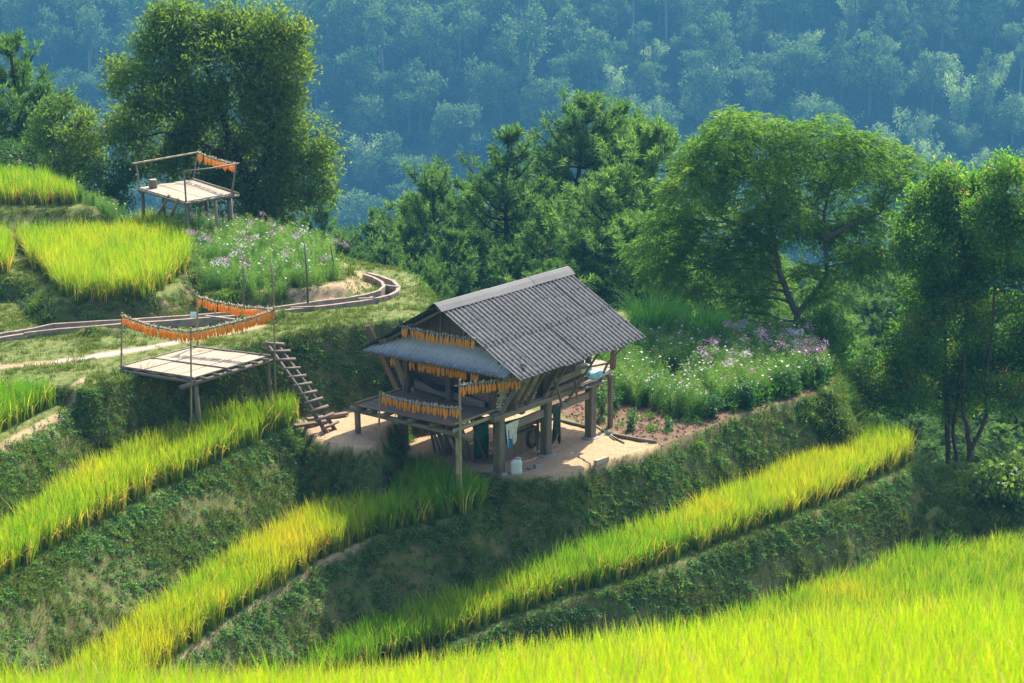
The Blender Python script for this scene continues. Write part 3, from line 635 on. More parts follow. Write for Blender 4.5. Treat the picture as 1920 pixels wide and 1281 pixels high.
def post(nm, mk, a, b, w, parent=hut, ch_=.2):      # chamfered square post
    a = Vector(a); b = Vector(b); mb = MB(); n = 8; h = w/2; c = h*(1-ch_)
    sec = [(-c,-h),(c,-h),(h,-c),(h,c),(c,h),(-c,h),(-h,c),(-h,-c)]; o = random.random()*5; zs = [0, .03, .97, 1]; sc = [.9, 1, 1, 1]
    for t, s_ in zip(zs, sc):
        p = a.lerp(b, t)
        for x, y in sec: mb.v.append(tuple(p + HU*(x*s_) + HV*(y*s_)))
    L = (b-a).length
    for i in range(3):
        for j in range(n):
            j2 = (j+1) % n; mb.face((i*n+j, i*n+j2, (i+1)*n+j2, (i+1)*n+j), [(o+L*zs[i], j*.06+o), (o+L*zs[i], (j+1)*.06+o), (o+L*zs[i+1], (j+1)*.06+o), (o+L*zs[i+1], j*.06+o)])
    mb.face(list(range(n))[::-1]); mb.face([3*n+j for j in range(n)]); return mb.obj(nm, M[mk], parent)
FH = 1.56                                   # floor height
for u in (0, 2, 4):
    post('post', 'post', hp(u, 0, -.02), hp(u, 0, FH-.13), .235)
    post('post', 'post', hp(u, 3.1, -.02), hp(u, 3.1, FH-.13), .22)
    post('upper_post', 'dark_wood', hp(u+.05, .12, FH), hp(u+.05, .12, 3.42), .13)
    post('upper_post', 'dark_wood', hp(u+.05, 2.98, FH), hp(u+.05, 2.98, 3.2), .13)
    for v in (0, 3.1):
        MB().tube([hp(u, v, -.03), hp(u, v, .02), hp(u, v, .045)], [.26, .24, .19], 9).obj('foot_stone', M['stone'], hut)
for v in (0, 3.1):
    beam('tie_beam', 'grey_wood', hp(-.05, v-.02, 1.12), hp(1.88, v, 1.16), .07, .2)
    beam('tie_beam', 'grey_wood', hp(2.12, v, 1.15), hp(3.88, v-.02, 1.2), .07, .2)
    beam('floor_beam', 'grey_wood', hp(-.35, v-.05 if v == 0 else v, FH-.06), hp(4.5, v-.05 if v == 0 else v, FH-.05), .16, .14)
for u in (-.12, 1.05, 2.1, 3.2, 4.25): beam('joist', 'dark_wood', hp(u, .03, FH-.20), hp(u, 3.3, FH-.20), .12, .12)
for i in range(14):                          # floor boards
    v = .02+i*.235; beam('floor_board', 'grey_wood', hp(-.3, v, FH+.035), hp(4.55, v, FH+.035+random.uniform(-.006,.006)), .222, .03)
# stacked timbers behind the deck
zz = FH+.05
for i in range(6):
    hgt = random.uniform(.13, .2); sk = random.uniform(-.05, .05)
    a = hp(.30+random.uniform(-.03,.03), -.08-random.uniform(0,.35), zz+hgt/2); b = hp(.30+random.uniform(-.03,.03), 2.9+random.uniform(-.05,.1), zz+hgt/2+sk*.3)
    beam('stored_timber', random.choice(['dark_wood','grey_wood']), a, b, .12, hgt*.93); zz += hgt*.97
beam('stored_timber', 'brown_board', hp(.14, -.1, FH+.17), hp(.19, 1.75, FH+.62), .05, .26)
beam('stored_timber', 'brown_board', hp(.16, .95, FH+.56), hp(.2, 2.9, FH+.90), .05, .27)
beam('stored_timber', 'grey_wood', hp(.09, .5, FH+.10), hp(.12, 2.8, FH+.30), .05, .2)
for v, hgt in ((2.92, 1.25), (1.55, .98), (.14, .85)): post('front_post', 'dark_wood', hp(-.02, v, FH), hp(-.04, v, FH+hgt), .14)
# blue hose hanging in front of the timbers
for k in range(3):
    pts = [hp(-.02-.02*k, 2.75-2.1*t, FH+.62-.42*math.sin(math.pi*min(1, t*1.02))+.22*t+k*.035) for t in np.linspace(0, 1, 14)]
    MB().tube(pts, .022, 6).obj('hose', M['blue_hose'], hut, smooth=True)
# gable wall boards
def roof_z(v): return 4.27 - abs(v-1.29)*(1.49/2.59)
i = 0; v = -.62
while v < 3.15:
    wd = random.uniform(.17, .26); vm = v+wd/2; top = roof_z(vm)-.07; bot = 2.98
    if top > bot+.03: beam('gable_board', 'dark_wood', hp(-.06+random.uniform(-.008,.008), vm, bot), hp(-.06, vm, top), wd-.008, .022, up=tuple(HU))
    v += wd
for v in (-.1, 1.0, 1.75): beam('gable_batten', 'grey_wood', hp(-.12, v, 3.05), hp(-.12, v-.03, roof_z(v)-.08), .045, .04, up=tuple(HU))
# roof structure
for v, z in ((1.29, 4.19), (.35, 3.64), (2.23, 3.64), (-.6, 3.1), (3.18, 3.1), (-1.12, 2.80), (3.7, 2.80)):
    pole('purlin', 'round_wood', [hp(-.8, v, z), hp(4.58, v, z)], .035, sides=6)
for u in (-.6, .4, 1.5, 2.6, 3.7, 4.45):
    for s_, ve in ((1, -1.25), (-1, 3.82)): pole('rafter', 'round_wood', [hp(u, 1.29, 4.13), hp(u, ve, 2.70)], .04, sides=6)
beam('wall_plate', 'grey_wood', hp(-.7, -.02, 3.36), hp(4.5, -.02, 3.36), .1, .1); beam('wall_plate', 'grey_wood', hp(-.7, 3.1, 3.12), hp(4.5, 3.1, 3.12), .1, .1)
# roof sheets
def sheet(name, mk, org, du, dw, nu, wu, L, rise, parent, amp=.021, pitch=.171, per=9, rows=7, wear=None, nail=None, ph=0.0, clampf=None):
    """corrugated sheet: width wu along du from org, length L along dw (unit, down the slope)"""
    cols = int(round(wu/pitch*per)); V = []; F_ = []; wr = []; uv = []
    sag = random.uniform(-.006, .006)
    for layer in (0, 1):
        for i in range(cols+1):
            for j in range(rows+1):
                t = i/cols; s_ = j/rows; h = amp*math.cos(2*math.pi*(t*wu+ph)/pitch) - layer*.009 + sag*math.sin(math.pi*s_)*2 + rise
                q_ = org + du*(t*wu) + dw*(s_*L) + nu*h
                if clampf: q_.z = min(q_.z, clampf((q_-HO).dot(HV))-layer*.009)
                V.append(tuple(q_)); wr.append(wear(t, s_) if wear else 0); uv.append((s_*L, t*wu))
    W_ = rows+1; off = (cols+1)*W_
    for i in range(cols):
        for j in range(rows):
            a, b, c, d = i*W_+j, (i+1)*W_+j, (i+1)*W_+j+1, i*W_+j+1
            F_.append((a, d, c, b)); F_.append((a+off, b+off, c+off, d+off))
    def dupv(q_):
        o_ = []
        for k_ in q_: V.append(V[k_]); wr.append(wr[k_]); uv.append(uv[k_]); o_.append(len(V)-1)
        return tuple(o_)
    for i in range(cols):
        for j in (0, rows):
            a, b = i*W_+j, (i+1)*W_+j; F_.append(dupv((a, b, b+off, a+off) if j == 0 else (b, a, a+off, b+off)))
    for j in range(rows):
        for i in (0, cols):
            a, b = i*W_+j, i*W_+j+1; F_.append(dupv((b, a, a+off, b+off) if i == 0 else (a, b, b+off, a+off)))
    mi = [0]*len(F_)
    for (t, s_) in (nail or []):                       # nail caps
        k = round((t*wu+ph)/pitch)*pitch-ph; k = min(max(k, .03), wu-.03); p = org + du*k + dw*(s_*L) + nu*(amp+rise+.001); n0 = len(V)
        for q in range(6): V.append(tuple(p + du*(.019*math.cos(q*1.047)) + dw*(.019*math.sin(q*1.047)) + nu*.004)); wr.append(0); uv.append((0,0))
        V.append(tuple(p + nu*.018)); wr.append(0); uv.append((0,0))
        for q in range(6): F_.append((n0+q, n0+(q+1) % 6, n0+6, n0+6)[:3]); mi.append(1)
    me = bpy.data.meshes.new(name); off_ = parent_off(parent); me.from_pydata([tuple(Vector(v)-off_) for v in V], [], F_)
    ul = me.uv_layers.new(name='UVMap'); li = [l.vertex_index for l in me.loops]; ul.data.foreach_set('uv', [c for k in li for c in uv[k]])
    a = me.attributes.new('wear', 'FLOAT', 'POINT'); a.data.foreach_set('value', wr)
    me.materials.append(M[mk]); me.materials.append(M['black_rubber']); me.polygons.foreach_set('material_index', mi); me.polygons.foreach_set('use_smooth', [True]*len(F_)); me.update()
    return link(bpy.data.objects.new(name, me), parent)
dn = Vector((-HV)*2.59 + Vector((0,0,-1.49))).normalized(); SL = math.hypot(2.59, 1.49); nR = HU.cross(dn).normalized()
if nR.z < 0: nR = -nR
dl = Vector(HV*2.59 + Vector((0,0,-1.49))).normalized(); nL = HU.cross(dl).normalized()
if nL.z < 0: nL = -nL
NS, WSH = 6, 5.47/6
for k in range(NS):
    for side, d_, n_ in ((0, dn, nR), (1, dl, nL)):
        for row in (0, 1):
            s0 = 0 if row == 0 else SL*.53; Ls = SL*(.565+random.uniform(-.006,.006)) if row == 0 else SL*(.47+random.uniform(-.008,.01))
            org = hp(-.85+k*WSH, 1.29, 4.27) + d_*s0
            nails = [(q, s_) for q in (.18, .55, .93) for s_ in ((.45, .955) if row == 0 else (.5, .93))]
            wr = (lambda t, s_: .75*max(0, (s_-.9)/.1)) if row == 1 else (lambda t, s_: .3*max(0, (s_-.97)/.03))
            sheet('roof_sheet', 'roof', org, HU, d_, n_, WSH+.03, Ls, (.007 if row == 0 else 0)+(k % 2)*.0045, hut, wear=wr, nail=nails, ph=k*WSH)
us = [-.9, .02, .95, 1.25, 2.05, 3.0, 3.95, 4.75]
for a, b in zip(us[:-1], us[1:]):            # ridge caps
    mb = MB(); rz = random.uniform(0, .012); row = []
    for u in (a-.03, b): row.append([hp(u, 1.29-.24, 4.27-.105+rz), hp(u, 1.29-.12, 4.27-.015+rz+.02), hp(u, 1.29-.03, 4.34+rz), hp(u, 1.29+.03, 4.34+rz), hp(u, 1.29+.12, 4.27+rz+.005), hp(u, 1.29+.24, 4.27-.105+rz)])
    mb.grid(row, uvs=.4); mb.grid([[p-Vector((0,0,.012)) for p in r_] for r_ in row[::-1]], uvs=.4)
    for r_ in row: mb.grid([r_, [p-Vector((0,0,.012)) for p in r_]])
    mb.grid([[r_[0] for r_ in row], [r_[0]-Vector((0,0,.012)) for r_ in row]]); o = mb.obj('ridge_cap', M['ridge'], hut); 
# front canopy
cw = [(-.90, -.25), (-.25, .42), (.42, 1.0), (1.0, 1.62), (1.62, 2.22), (2.22, 2.92), (2.92, 3.58)]
dc_ = (hp(-.93, 0, 2.80)-hp(-.05, 0, 3.20)).normalized(); nC = HV.cross(dc_); nC = -nC if nC.z < 0 else nC
CL = (hp(-.93, 0, 2.80)-hp(-.05, 0, 3.20)).length
for k, (a, b) in enumerate(cw):
    ss = []
    vm = (a+b)/2; lim = roof_z(vm)-.06      # top edge trimmed where the roof comes down
    s0 = max(0, (3.20-lim)/.40)*CL*.9
    sheet('canopy_sheet', 'canopy', hp(-.05, a, 3.20+k*.003) + dc_*s0, HV, dc_, nC, b-a+.02, (CL-s0)*(1+random.uniform(-.015,.015)), .0, hut, amp=.017, pitch=.13, rows=6,
          wear=lambda t, s_: max(0, (s_-.5)/.5)**1.1, nail=[(.25, .62), (.7, .63)], ph=a, clampf=lambda v: roof_z(v)-.05)
for z_, u_ in ((2.76, -.82), (3.02, -.3)): pole('canopy_rail', 'round_wood', [hp(u_, -1.05, z_+.0), hp(u_, 3.6, z_)], .03, sides=6)
# long side under the eave
for u, u2 in ((-.05,.25),(.28,.58),(.62,.9),(1.0,1.32)): beam('slanted_slat', 'grey_wood', hp(u, -.12, FH+.02), hp(u2, -.75, 2.98), .10, .03, up=tuple(HU))
for u in np.linspace(.1, 1.5, 16):           # bundles stacked behind the slats
    for z in np.linspace(FH+.12, 2.75, 8): pass
mb = MB(); 
for u in np.arange(.02, 1.55, .085):
    for z in np.arange(FH+.08, 2.85, .075):
        vv = .02-.28*(z-FH); p = hp(u+random.uniform(-.02,.02), vv+random.uniform(-.03,.03), z); q = p+HV*random.uniform(.1,.16)+HU*random.uniform(-.03,.03)+Vector((0,0,random.uniform(-.03,.03)))
        mb.tube([p-HV*.02, p, q], [.012, .032, .03], 6)
o = mb.obj('stored_cobs', M['husk'], hut); o['kind'] = 'stuff'
beam('inner_panel', 'dark_wood', hp(.0, .3, FH+.6), hp(4.1, .3, FH+.6), .04, 1.15)
beam('side_board', 'grey_wood', hp(1.95, -.18, FH+.36), hp(3.35, -.30, FH+.52), .05, .16); beam('side_board', 'grey_wood', hp(1.75, -.1, FH+.1), hp(3.6, -.12, FH+.17), .05, .12)
for a, b in (((2.0,-.15,FH-.0),(2.35,-.55,FH+1.1)), ((2.6,-.2,FH-.28),(3.2,-.8,FH+1.05)), ((2.3,-.3,FH-.3),(2.0,-.25,FH+.6)), ((3.1,-.2,FH-.25),(2.75,-.35,FH+.35)), ((1.75,-.1,FH),(2.02,-.62,FH+1.15))):
    beam('prop', 'round_wood', hp(*a), hp(*b), .055, .045)
beam('side_rail', 'round_wood', hp(2.7, -.38, FH+.62), hp(4.2, -.35, FH+.48), .05, .05)
pole('corner_pole', 'grey_bamboo', [hp(3.95, -.25, FH-.12), hp(4.1, -.45, FH+.5), hp(4.6, -.9, FH+1.25)], .035)
beam('side_ledge', 'grey_wood', hp(3.1, -.28, FH+.02), hp(4.1, -.3, FH+.02), .22, .04)
# leaning plank and post at the far left corner
beam('leaning_plank', 'brown_board', hp(.25, 3.35, FH-.2), hp(-.35, 3.95, FH+1.75), .17, .05, up=tuple(HU))
beam('leaning_plank', 'grey_wood', hp(.1, 3.0, FH), hp(-.1, 3.35, FH+1.15), .2, .05, up=tuple(HU))
# front deck
for k in range(9):
    u = -1.66+k*.187; beam('deck_board', 'brown_board', hp(u, .06+random.uniform(0,.04), FH+.07), hp(u, 3.2+random.uniform(-.04,.04), FH+.07+random.uniform(-.004,.004)), .18, .025)
pole('deck_bearer', 'grey_wood', [hp(-1.62, -.38, FH-.19), hp(-1.6, 1.6, FH-.15), hp(-1.58, 3.5, FH-.10)], (.065,.06,.07))
for v, mk in ((.02,'bamboo'),(.75,'brown_board'),(1.45,'round_wood'),(2.3,'round_wood'),(2.75,'round_wood'),(3.15,'round_wood')):
    pole('deck_joist', mk, [hp(-1.78, v, FH-.05), hp(.1, v, FH-.02)], .062 if v > .1 else .055)
for v, r_ in ((.03,.028),(3.2,.024)): pole('deck_edge_bamboo', 'bamboo', [hp(-1.74, v, FH+.115), hp(.0, v-.0, FH+.115)], r_, nodes=.3)
pole('deck_edge_bamboo', 'bamboo', [hp(-.9, 1.6, FH+.1), hp(.0, 1.75, FH+.1)], .02)
zc = H1(*hp(-1.6, .1, 0)[:2])
pole('deck_leg', 'bamboo', [hp(-1.62, .0, zc-.1), hp(-1.58, .06, FH-.2)], (.058,.062), nodes=.42, sides=10)
pole('deck_leg', 'grey_bamboo', [hp(-1.55, 3.28, H1(*hp(-1.55, 3.28, 0)[:2])-.1), hp(-1.55, 3.3, FH-.1)], .08, sides=10)
# rear deck
for k, (a, b) in enumerate([(4.1,5.05),(4.1,5.25),(4.1,5.5),(4.1,5.72),(4.1,5.8),(4.1,5.8),(4.1,5.75),(4.1,5.8)]):
    v = .05+k*.2; beam('rear_board', 'pale_board', hp(a, v, FH+.03), hp(b, v, FH+.03), .19, .03)
beam('rear_bearer', 'grey_wood', hp(4.9, 0, FH-.05), hp(4.9, 3.0, FH-.05), .1, .09)
post('rear_post', 'round_wood', hp(5.15, .15, 0), hp(5.15, .15, FH-.1), .12); post('rear_post', 'brown_board', hp(5.2, .12, FH+.05), hp(5.1, .0, 3.02), .13)
for o in hut.children:
    if o.name.startswith('roof_sheet'): pass
# poles carrying the corn in front of the deck
pole('corn_pole', 'bamboo', [hp(-1.78, 2.42, H1(*hp(-1.78, 2.42, 0)[:2])-.1), hp(-1.76, 2.36, 2.12)], .024, nodes=.35)
pole('corn_pole', 'bamboo', [hp(-1.74, -.16, H1(*hp(-1.74, -.16, 0)[:2])-.1), hp(-1.74, -.14, 2.82)], (.034,.028), nodes=.33)

# ------------------------------------------------------------------ corn
def cob_mesh(k):
    rnd = random.Random(k); mb = MB(); L = .195*rnd.uniform(.92, 1.08); R = .0275*rnd.uniform(.93, 1.08); pr = [(0,.55),(.08,.85),(.25,1.02),(.5,1.0),(.75,.88),(.92,.6),(1,.18)]
    bx, by = rnd.uniform(-.012,.012), rnd.uniform(-.012,.012); sec = []
    for t, r in pr: sec.append([Vector((bx*t*t+R*r*math.cos(a), by*t*t+R*r*math.sin(a), -.045-L*t)) for a in np.linspace(0, 2*math.pi, 11)])
    n0 = 0
    for r_ in sec:
        for p in r_: mb.v.append(tuple(p))
    for i in range(len(sec)-1):
        for j in range(10): mb.face((i*11+j, (i+1)*11+j, (i+1)*11+j+1, i*11+j+1), [(pr[i][0]*L, j*.015), (pr[i+1][0]*L, j*.015), (pr[i+1][0]*L, (j+1)*.015), (pr[i][0]*L, (j+1)*.015)])
    return mb.mesh('corn_cob', M['corn'], smooth=True)
def husk_mesh(k):
    rnd = random.Random(k+50); mb = MB()
    for q in range(4):
        a = rnd.uniform(0, 6.28); dx, dy = math.cos(a), math.sin(a); sp = rnd.uniform(.25, 1.0); w_ = rnd.uniform(.008, .014)
        pts = [Vector((dx*.016, dy*.016, -.07)), Vector((dx*.016, dy*.012, -.02)), Vector((0, .012*dy, .02)), Vector((dx*.035*sp, dy*.05*sp, .045+rnd.uniform(0,.03))), Vector((dx*.08*sp, dy*.09*sp, .04+rnd.uniform(-.03,.06)))]
        sd_ = Vector((-dy, dx, 0)); mb.grid([[p-sd_*w_*s2, p+sd_*w_*s2] for p, s2 in zip(pts, (1, .8, .8, 1.1, .4))])
    mb.tube([(0,0,-.06), (0,0,.0)], .009, 5); return mb.mesh('husk', M['husk'])
COBS = [cob_mesh(k) for k in range(4)]; HUSKS = [husk_mesh(k) for k in range(4)]
def corn_row(label, a, b, n, sag=0.0, rail='bamboo', rr=.018, ext=.06, gaps=(), group=None, rail_on=True, scale=1.0, jit=.3):
    a = Vector(a); b = Vector(b); t_ = thing('corn_string', label, 'drying corn', a, group)
    d = (b-a).normalized()
    def P(t): return a.lerp(b, t) - Vector((0, 0, sag*4*t*(1-t)))
    if rail_on: MB().tube([P(x)+d*(ext*(2*x-1)) for x in np.linspace(0, 1, 9)], rr, 6).obj('rail', M[rail], t_, smooth=True)
    for i in range(n):
        x = (i+.5+random.uniform(-jit, jit))/n
        if any(g0 < x < g1 for g0, g1 in gaps): continue
        c = bpy.data.objects.new('corn_cob', random.choice(COBS)); link(c, t_); c.location = P(x)-a+Vector((random.uniform(-.012,.012), random.uniform(-.02,.02), random.uniform(-.025,.008)))
        c.rotation_euler = (random.gauss(0,.09), random.gauss(0,.09), random.uniform(0,6.28)); c.scale = [scale*random.uniform(.9,1.1)]*3
        h = bpy.data.objects.new('husk', random.choice(HUSKS)); link(h, c); h.rotation_euler = (0, 0, random.uniform(0, 6.28)); h.scale = [random.uniform(.6, .95)]*3
    return t_
corn_row('string of orange corn under the hut gable, above the front canopy', hp(-.84, 2.42, 3.60), hp(-.84, .1, 3.60), 36, sag=.03, rail='round_wood')
corn_row('string of corn hanging in shade beneath the edge of the front canopy', hp(-.62, 2.98, 2.70), hp(-.62, .15, 2.70), 44, rail='round_wood', gaps=((.05,.21),(.27,.33),(.86,.9)))
corn_row('string of corn along the front edge of the hut deck', hp(-1.76, 2.32, 2.07), hp(-1.78, -.18, 2.12), 35, sag=.06)
corn_row('string of corn running from the tall deck pole back to the hut eave', hp(-1.74, -.16, 2.68), hp(.1, -.58, 2.52), 27, rail='round_wood', ext=.18)

# ------------------------------------------------------------------ small things at the hut
def cloth(name, label, cat, mk, a, b, drop, fold=.03, n=14, m_=9, thick=True, twist=0):
    a = Vector(a); b = Vector(b); d = (b-a); nrm = d.cross(Vector((0,0,1))).normalized(); P = []
    for j in range(m_+1):
        t = j/m_; r_ = []
        for i in range(n+1):
            s_ = i/n; f = fold*math.sin(s_*17+1.3*t)*(.3+t) + fold*.6*math.sin(s_*7+3)*t
            dr = drop*(1-.35*abs(math.sin(s_*5+twist))); r_.append(a + d*(s_*(1-.25*t)+.1*t) + nrm*f - Vector((0,0,dr*t)))
        P.append(r_)
    mb = MB().grid(P, uvs=.05); mb.grid([[p+nrm*.008 for p in r_] for r_ in P[::-1]], uvs=.05)
    o = mb.obj(name, M[mk]); o.data.polygons.foreach_set('use_smooth', [True]*len(o.data.polygons)); return tag(o, label, cat)
cloth('cloth', 'off-white cloth draped over the hut tie beam beside the front post', 'cloth', 'white_cloth', hp(.18,-.07,1.24), hp(.75,-.07,1.26), .62)
cloth('cloth', 'blue cloth peeking out beneath the off-white cloth on the beam', 'cloth', 'blue_cloth', hp(.12,-.04,1.1), hp(.62,-.04,1.1), .58, .02)
cloth('jacket', 'dark green jacket hanging on the middle hut post', 'jacket', 'green_cloth', hp(2.13,-.1,1.25), hp(2.5,-.12,1.25), 1.05, .05, twist=2)
cloth('tarpaulin', 'pale blue plastic sheet bundled under the hut floor', 'tarpaulin', 'blue_plastic', hp(.9,.3,1.5), hp(1.6,.3,1.5), .32, .06)
# white jerrycan
jc = thing('jerrycan', 'white plastic jerrycan with a red cap on the bare earth', 'jerrycan', at(968, 888, 0))
def rbox(mb, w_, d_, zs, sc, c=(0,0), k=12, p=4.0):
    sec = []
    for z, s_ in zip(zs, sc):
        r_ = []
        for i in range(k*2+1):
            a = math.pi*i/k; ca, sa = math.cos(a), math.sin(a); q = (abs(ca)**p+abs(sa)**p)**(-1/p); r_.append(Vector((c[0]+w_/2*s_*ca*q, c[1]+d_/2*s_*sa*q, z)))
        sec.append(r_)
    mb.grid(sec, uvs=.05); n0 = len(mb.v); mb.v += [tuple(p_) for p_ in sec[-1][:-1]]; mb.face(range(n0, n0+2*k)); n0 = len(mb.v); mb.v += [tuple(p_) for p_ in sec[0][:-1]]; mb.face(list(range(n0, n0+2*k))[::-1]); return mb
jo = Vector(jc.location)
mb = rbox(MB(), .29, .22, [0,.015,.05,.12,.13,.26,.27,.31,.35,.37], [.9,.97,1,1,.985,.985,1,1,.8,.5]); mb.v = [tuple(Vector(v)+jo) for v in mb.v]; mb.obj('body', M['white_plastic'], jc, smooth=True)
mb = MB().tube([jo+Vector((-.02,0,.36)), jo+Vector((-.015,0,.41)), jo+Vector((.05,0,.42)), jo+Vector((.1,0,.40)), jo+Vector((.11,0,.35))], .015, 6); mb.obj('handle', M['white_plastic'], jc, smooth=True)
MB().tube([jo+Vector((-.095,0,.345)), jo+Vector((-.10,0,.405))], .027, 10).obj('cap', M['red_plastic'], jc)
def block(name, label, cat, mk, c, sx, sy, sz, rz, rx=0):
    mb = MB(); R_ = Matrix.Rotation(rz, 3, 'Z') @ Matrix.Rotation(rx, 3, 'X'); mb.beam(R_ @ Vector((-sx/2,0,sz/2)), R_ @ Vector((sx/2,0,sz/2)), sy, sz, end=(sy*.93, sz*.96))
    mb.v = [tuple(Vector(v)+Vector(c)+Vector([random.uniform(-.006,.006) for _ in range(3)])) for v in mb.v]; o = mb.obj(name, M[mk]); return tag(o, label, cat)
block('cement_block', 'small grey cement block lying right of the jerrycan', 'block', 'stone', at(1009,878,0), .2, .12, .12, .5)
block('wood_scrap', 'short dark stick between jerrycan and cement block', 'stick', 'dark_wood', at(991,881,0), .14, .03, .03, 2.0)
block('wood_block', 'squared pinkish timber offcut on the ledge at the edge of the bare earth', 'timber', 'pale_board', HH(at(1127,874,-.15)), .5, .11, .13, .85, .1)
block('dark_board', 'dark flat board lying at the foot of the front hut post', 'board', 'dark_wood', at(912,892,0), .75, .16, .06, -.3)
def lying(name, label, cat, mk, pts, r, z=0.0, nodes=0):
    q = [];
    for p in pts:
        c = at(p[0], p[1], z); zz_ = H1(c[0], c[1]); c = at(p[0], p[1], zz_); q.append(Vector((c[0], c[1], zz_+ (r if not hasattr(r,'__len__') else r[0])*.8)))
    o = MB().tube(q, r, 7).obj(name, M[mk], None, smooth=True); return tag(o, label, cat)
lying('log', 'long grey log along the border between bare earth and garden soil', 'log', 'round_wood', [(1150,818),(1175,823),(1205,829),(1230,831)], (.05,.055,.06,.04))
lying('log', 'weathered log partly hidden behind the rear hut post', 'log', 'round_wood', [(1044,789),(1072,796),(1100,803)], (.04,.05,.045))
lying('bamboo_stick', 'thin pale bamboo stick lying beside the rear hut post', 'stick', 'bamboo', [(1113,797),(1140,815),(1170,832)], .025)
lying('bamboo_stick', 'short thin stick slanting on the grassy ledge', 'stick', 'bamboo', [(1187,850),(1205,832)], .018)
lying('bamboo_stick', 'second thin stick just under the pale bamboo', 'stick', 'grey_wood', [(1143,819),(1152,826)], .02)
cloth('plastic_bag', 'crumpled pale blue plastic bag on the garden soil', 'bag', 'blue_plastic', at(1133,808,.1), at(1150,810,.1), .1, .03)
# sacks on the ledge
for (u, v, z, mk, lb) in ((3.35,-.2,FH+.5,'sack','grey woven sack stuffed under the eave beside the rear post'), (3.85,-.25,FH+.25,'blue_plastic','white and blue plastic sack on the side ledge')):
    mb = MB(); c = hp(u, v, z); R_ = []
    for i in range(9):
        t = i/8; a_ = math.pi*t; r_ = max(.02, math.sin(a_)**.6)
        R_.append([c + HU*((t-.5)*.75)+HV*(.17*r_*math.cos(b))*(1+.12*math.sin(7*b+i))+Vector((0,0,.14*r_*math.sin(b)-.1*(t-.3)**2)) for b in np.linspace(0, 2*math.pi, 13)])
    o = mb.grid(R_, uvs=.05).obj('sack', M[mk], None, smooth=True); tag(o, lb, 'sack')
# under the hut
for k in range(15):
    v0 = 2.35-random.uniform(0, 1.5); u0 = .35+random.uniform(-.1,.5)
    pp = [hp(u0, v0, .02), hp(u0+random.uniform(.0,.3), v0+random.uniform(.5,.95), 1.38)]
    o = MB().tube(pp, random.uniform(.022,.045), 6).obj('stored_pole', M['grey_bamboo' if k % 2 else 'round_wood'], None, smooth=True)
    tag(o, 'bamboo pole leaning in the bundle in the dark under the hut', 'pole', 'poles stored leaning under the hut')
br = thing('barrel', 'teal plastic barrel in the shade under the hut', 'barrel', hp(.9, 1.25, 0)); bo = Vector(br.location)
MB().tube([bo+Vector((0,0,z)) for z in (0,.05,.3,.33,.6,.63,.85,.9)], [.17,.19,.19,.2,.2,.19,.19,.16], 16).obj('body', M['teal_plastic'], br, smooth=True); MB().tube([bo+Vector((0,0,.9)), bo+Vector((0,0,.96))], .12, 14).obj('lid', M['black_rubber'], br)
pn = thing('plank_screen', 'low brown plank panel fencing off the space under the hut', 'screen', hp(.8, .55, 0))
for k in range(6): beam('plank', 'brown_board', hp(.75+k*.26, .55, .02), hp(.75+k*.26, .55, .78), .25, .03, pn, up=tuple(HV))
beam('rail', 'dark_wood', hp(.6, .5, .6), hp(2.25, .5, .62), .06, .06, pn); beam('upright', 'round_wood', hp(2.3, .48, 0), hp(2.3, .48, 1.0), .08, .08, pn); beam('upright', 'round_wood', hp(.6, .5, 0), hp(.6, .5, 1.3), .07, .07, pn)
ct = thing('hand_cart', 'old wooden wheeled cart parked under the hut', 'cart', hp(2.0, .9, 0))
wc = hp(2.15, .55, .36); tw = MB(); P_ = []
for i in range(21):
    a_ = 2*math.pi*i/20; cdir = HU*math.cos(a_)+Vector((0,0,1))*math.sin(a_); P_.append([wc+cdir*(.25+.06*math.cos(b))+HV*(.06*math.sin(b)) for b in np.linspace(0, 2*math.pi, 9)])
whl = tw.grid(P_, uvs=.1).obj('wheel', M['black_rubber'], ct, smooth=True); MB().tube([wc-HV*.05, wc+HV*.05], .19, 14).obj('hub', M['rust_wood'], ct)
beam('cart_bed', 'rust_wood', hp(1.5, .9, .72), hp(2.55, .75, .72), .6, .05, ct); beam('cart_side', 'rust_wood', hp(1.5, .6, .80), hp(2.6, .45, .8), .04, .16, ct)
beam('shaft', 'rust_wood', hp(2.5, .6, .7), hp(3.0, .45, .66), .06, .06, ct)
bu = []
# ------------------------------------------------------------------ bamboo platform above the second strip
ZT = 2.74
TL, TN, TR, TB = (Vector(at(*p, ZT)) for p in ((224,689),(366,711),(506,669),(362,652)))
plat = thing('bamboo_platform', 'plank drying platform with corn rails, standing in the rice beside the ladder', 'platform', TN)
def bl(s_, t_): return (TL*(1-s_)+TN*s_)*(1-t_) + (TB*(1-s_)+TR*s_)*t_      # s along left->near, t towards the back right
tv_ = [0, .10, .33, .56, .78, 1.0]
ss_ = [0, .07, .30, .52, .74, .96]
for k in range(5):
    a0, a1 = ss_[k]+.005, ss_[k+1]-.005; mb = MB(); h = Vector((0,0,.022)); q = [bl(a0,0), bl(a1,0), bl(a1,.5), bl(a0,.5), bl(a1,1), bl(a0,1)]
    q = [p+Vector((0,0,random.uniform(-.006,.006))) for p in q]
    mid = (bl(a0,0)+bl(a1,0))/2, (bl(a0,1)+bl(a1,1))/2
    wv = (bl(a1,.5)-bl(a0,.5)); perp = (mid[1]-mid[0]).cross(Vector((0,0,1))).normalized(); wd = abs(wv.dot(perp))
    mb.beam(mid[0]+Vector((0,0,random.uniform(-.004,.01))), mid[1]+Vector((0,0,random.uniform(-.004,.008))), wd, .03); mb.obj('deck_board', M['pale_board'], plat)
def tp(nm, mk, a, b, r, **k): return pole(nm, mk, [a, b], r, plat, **k)
dn_ = Vector((0,0,-.07)); ud = Vector((0,0,.03))
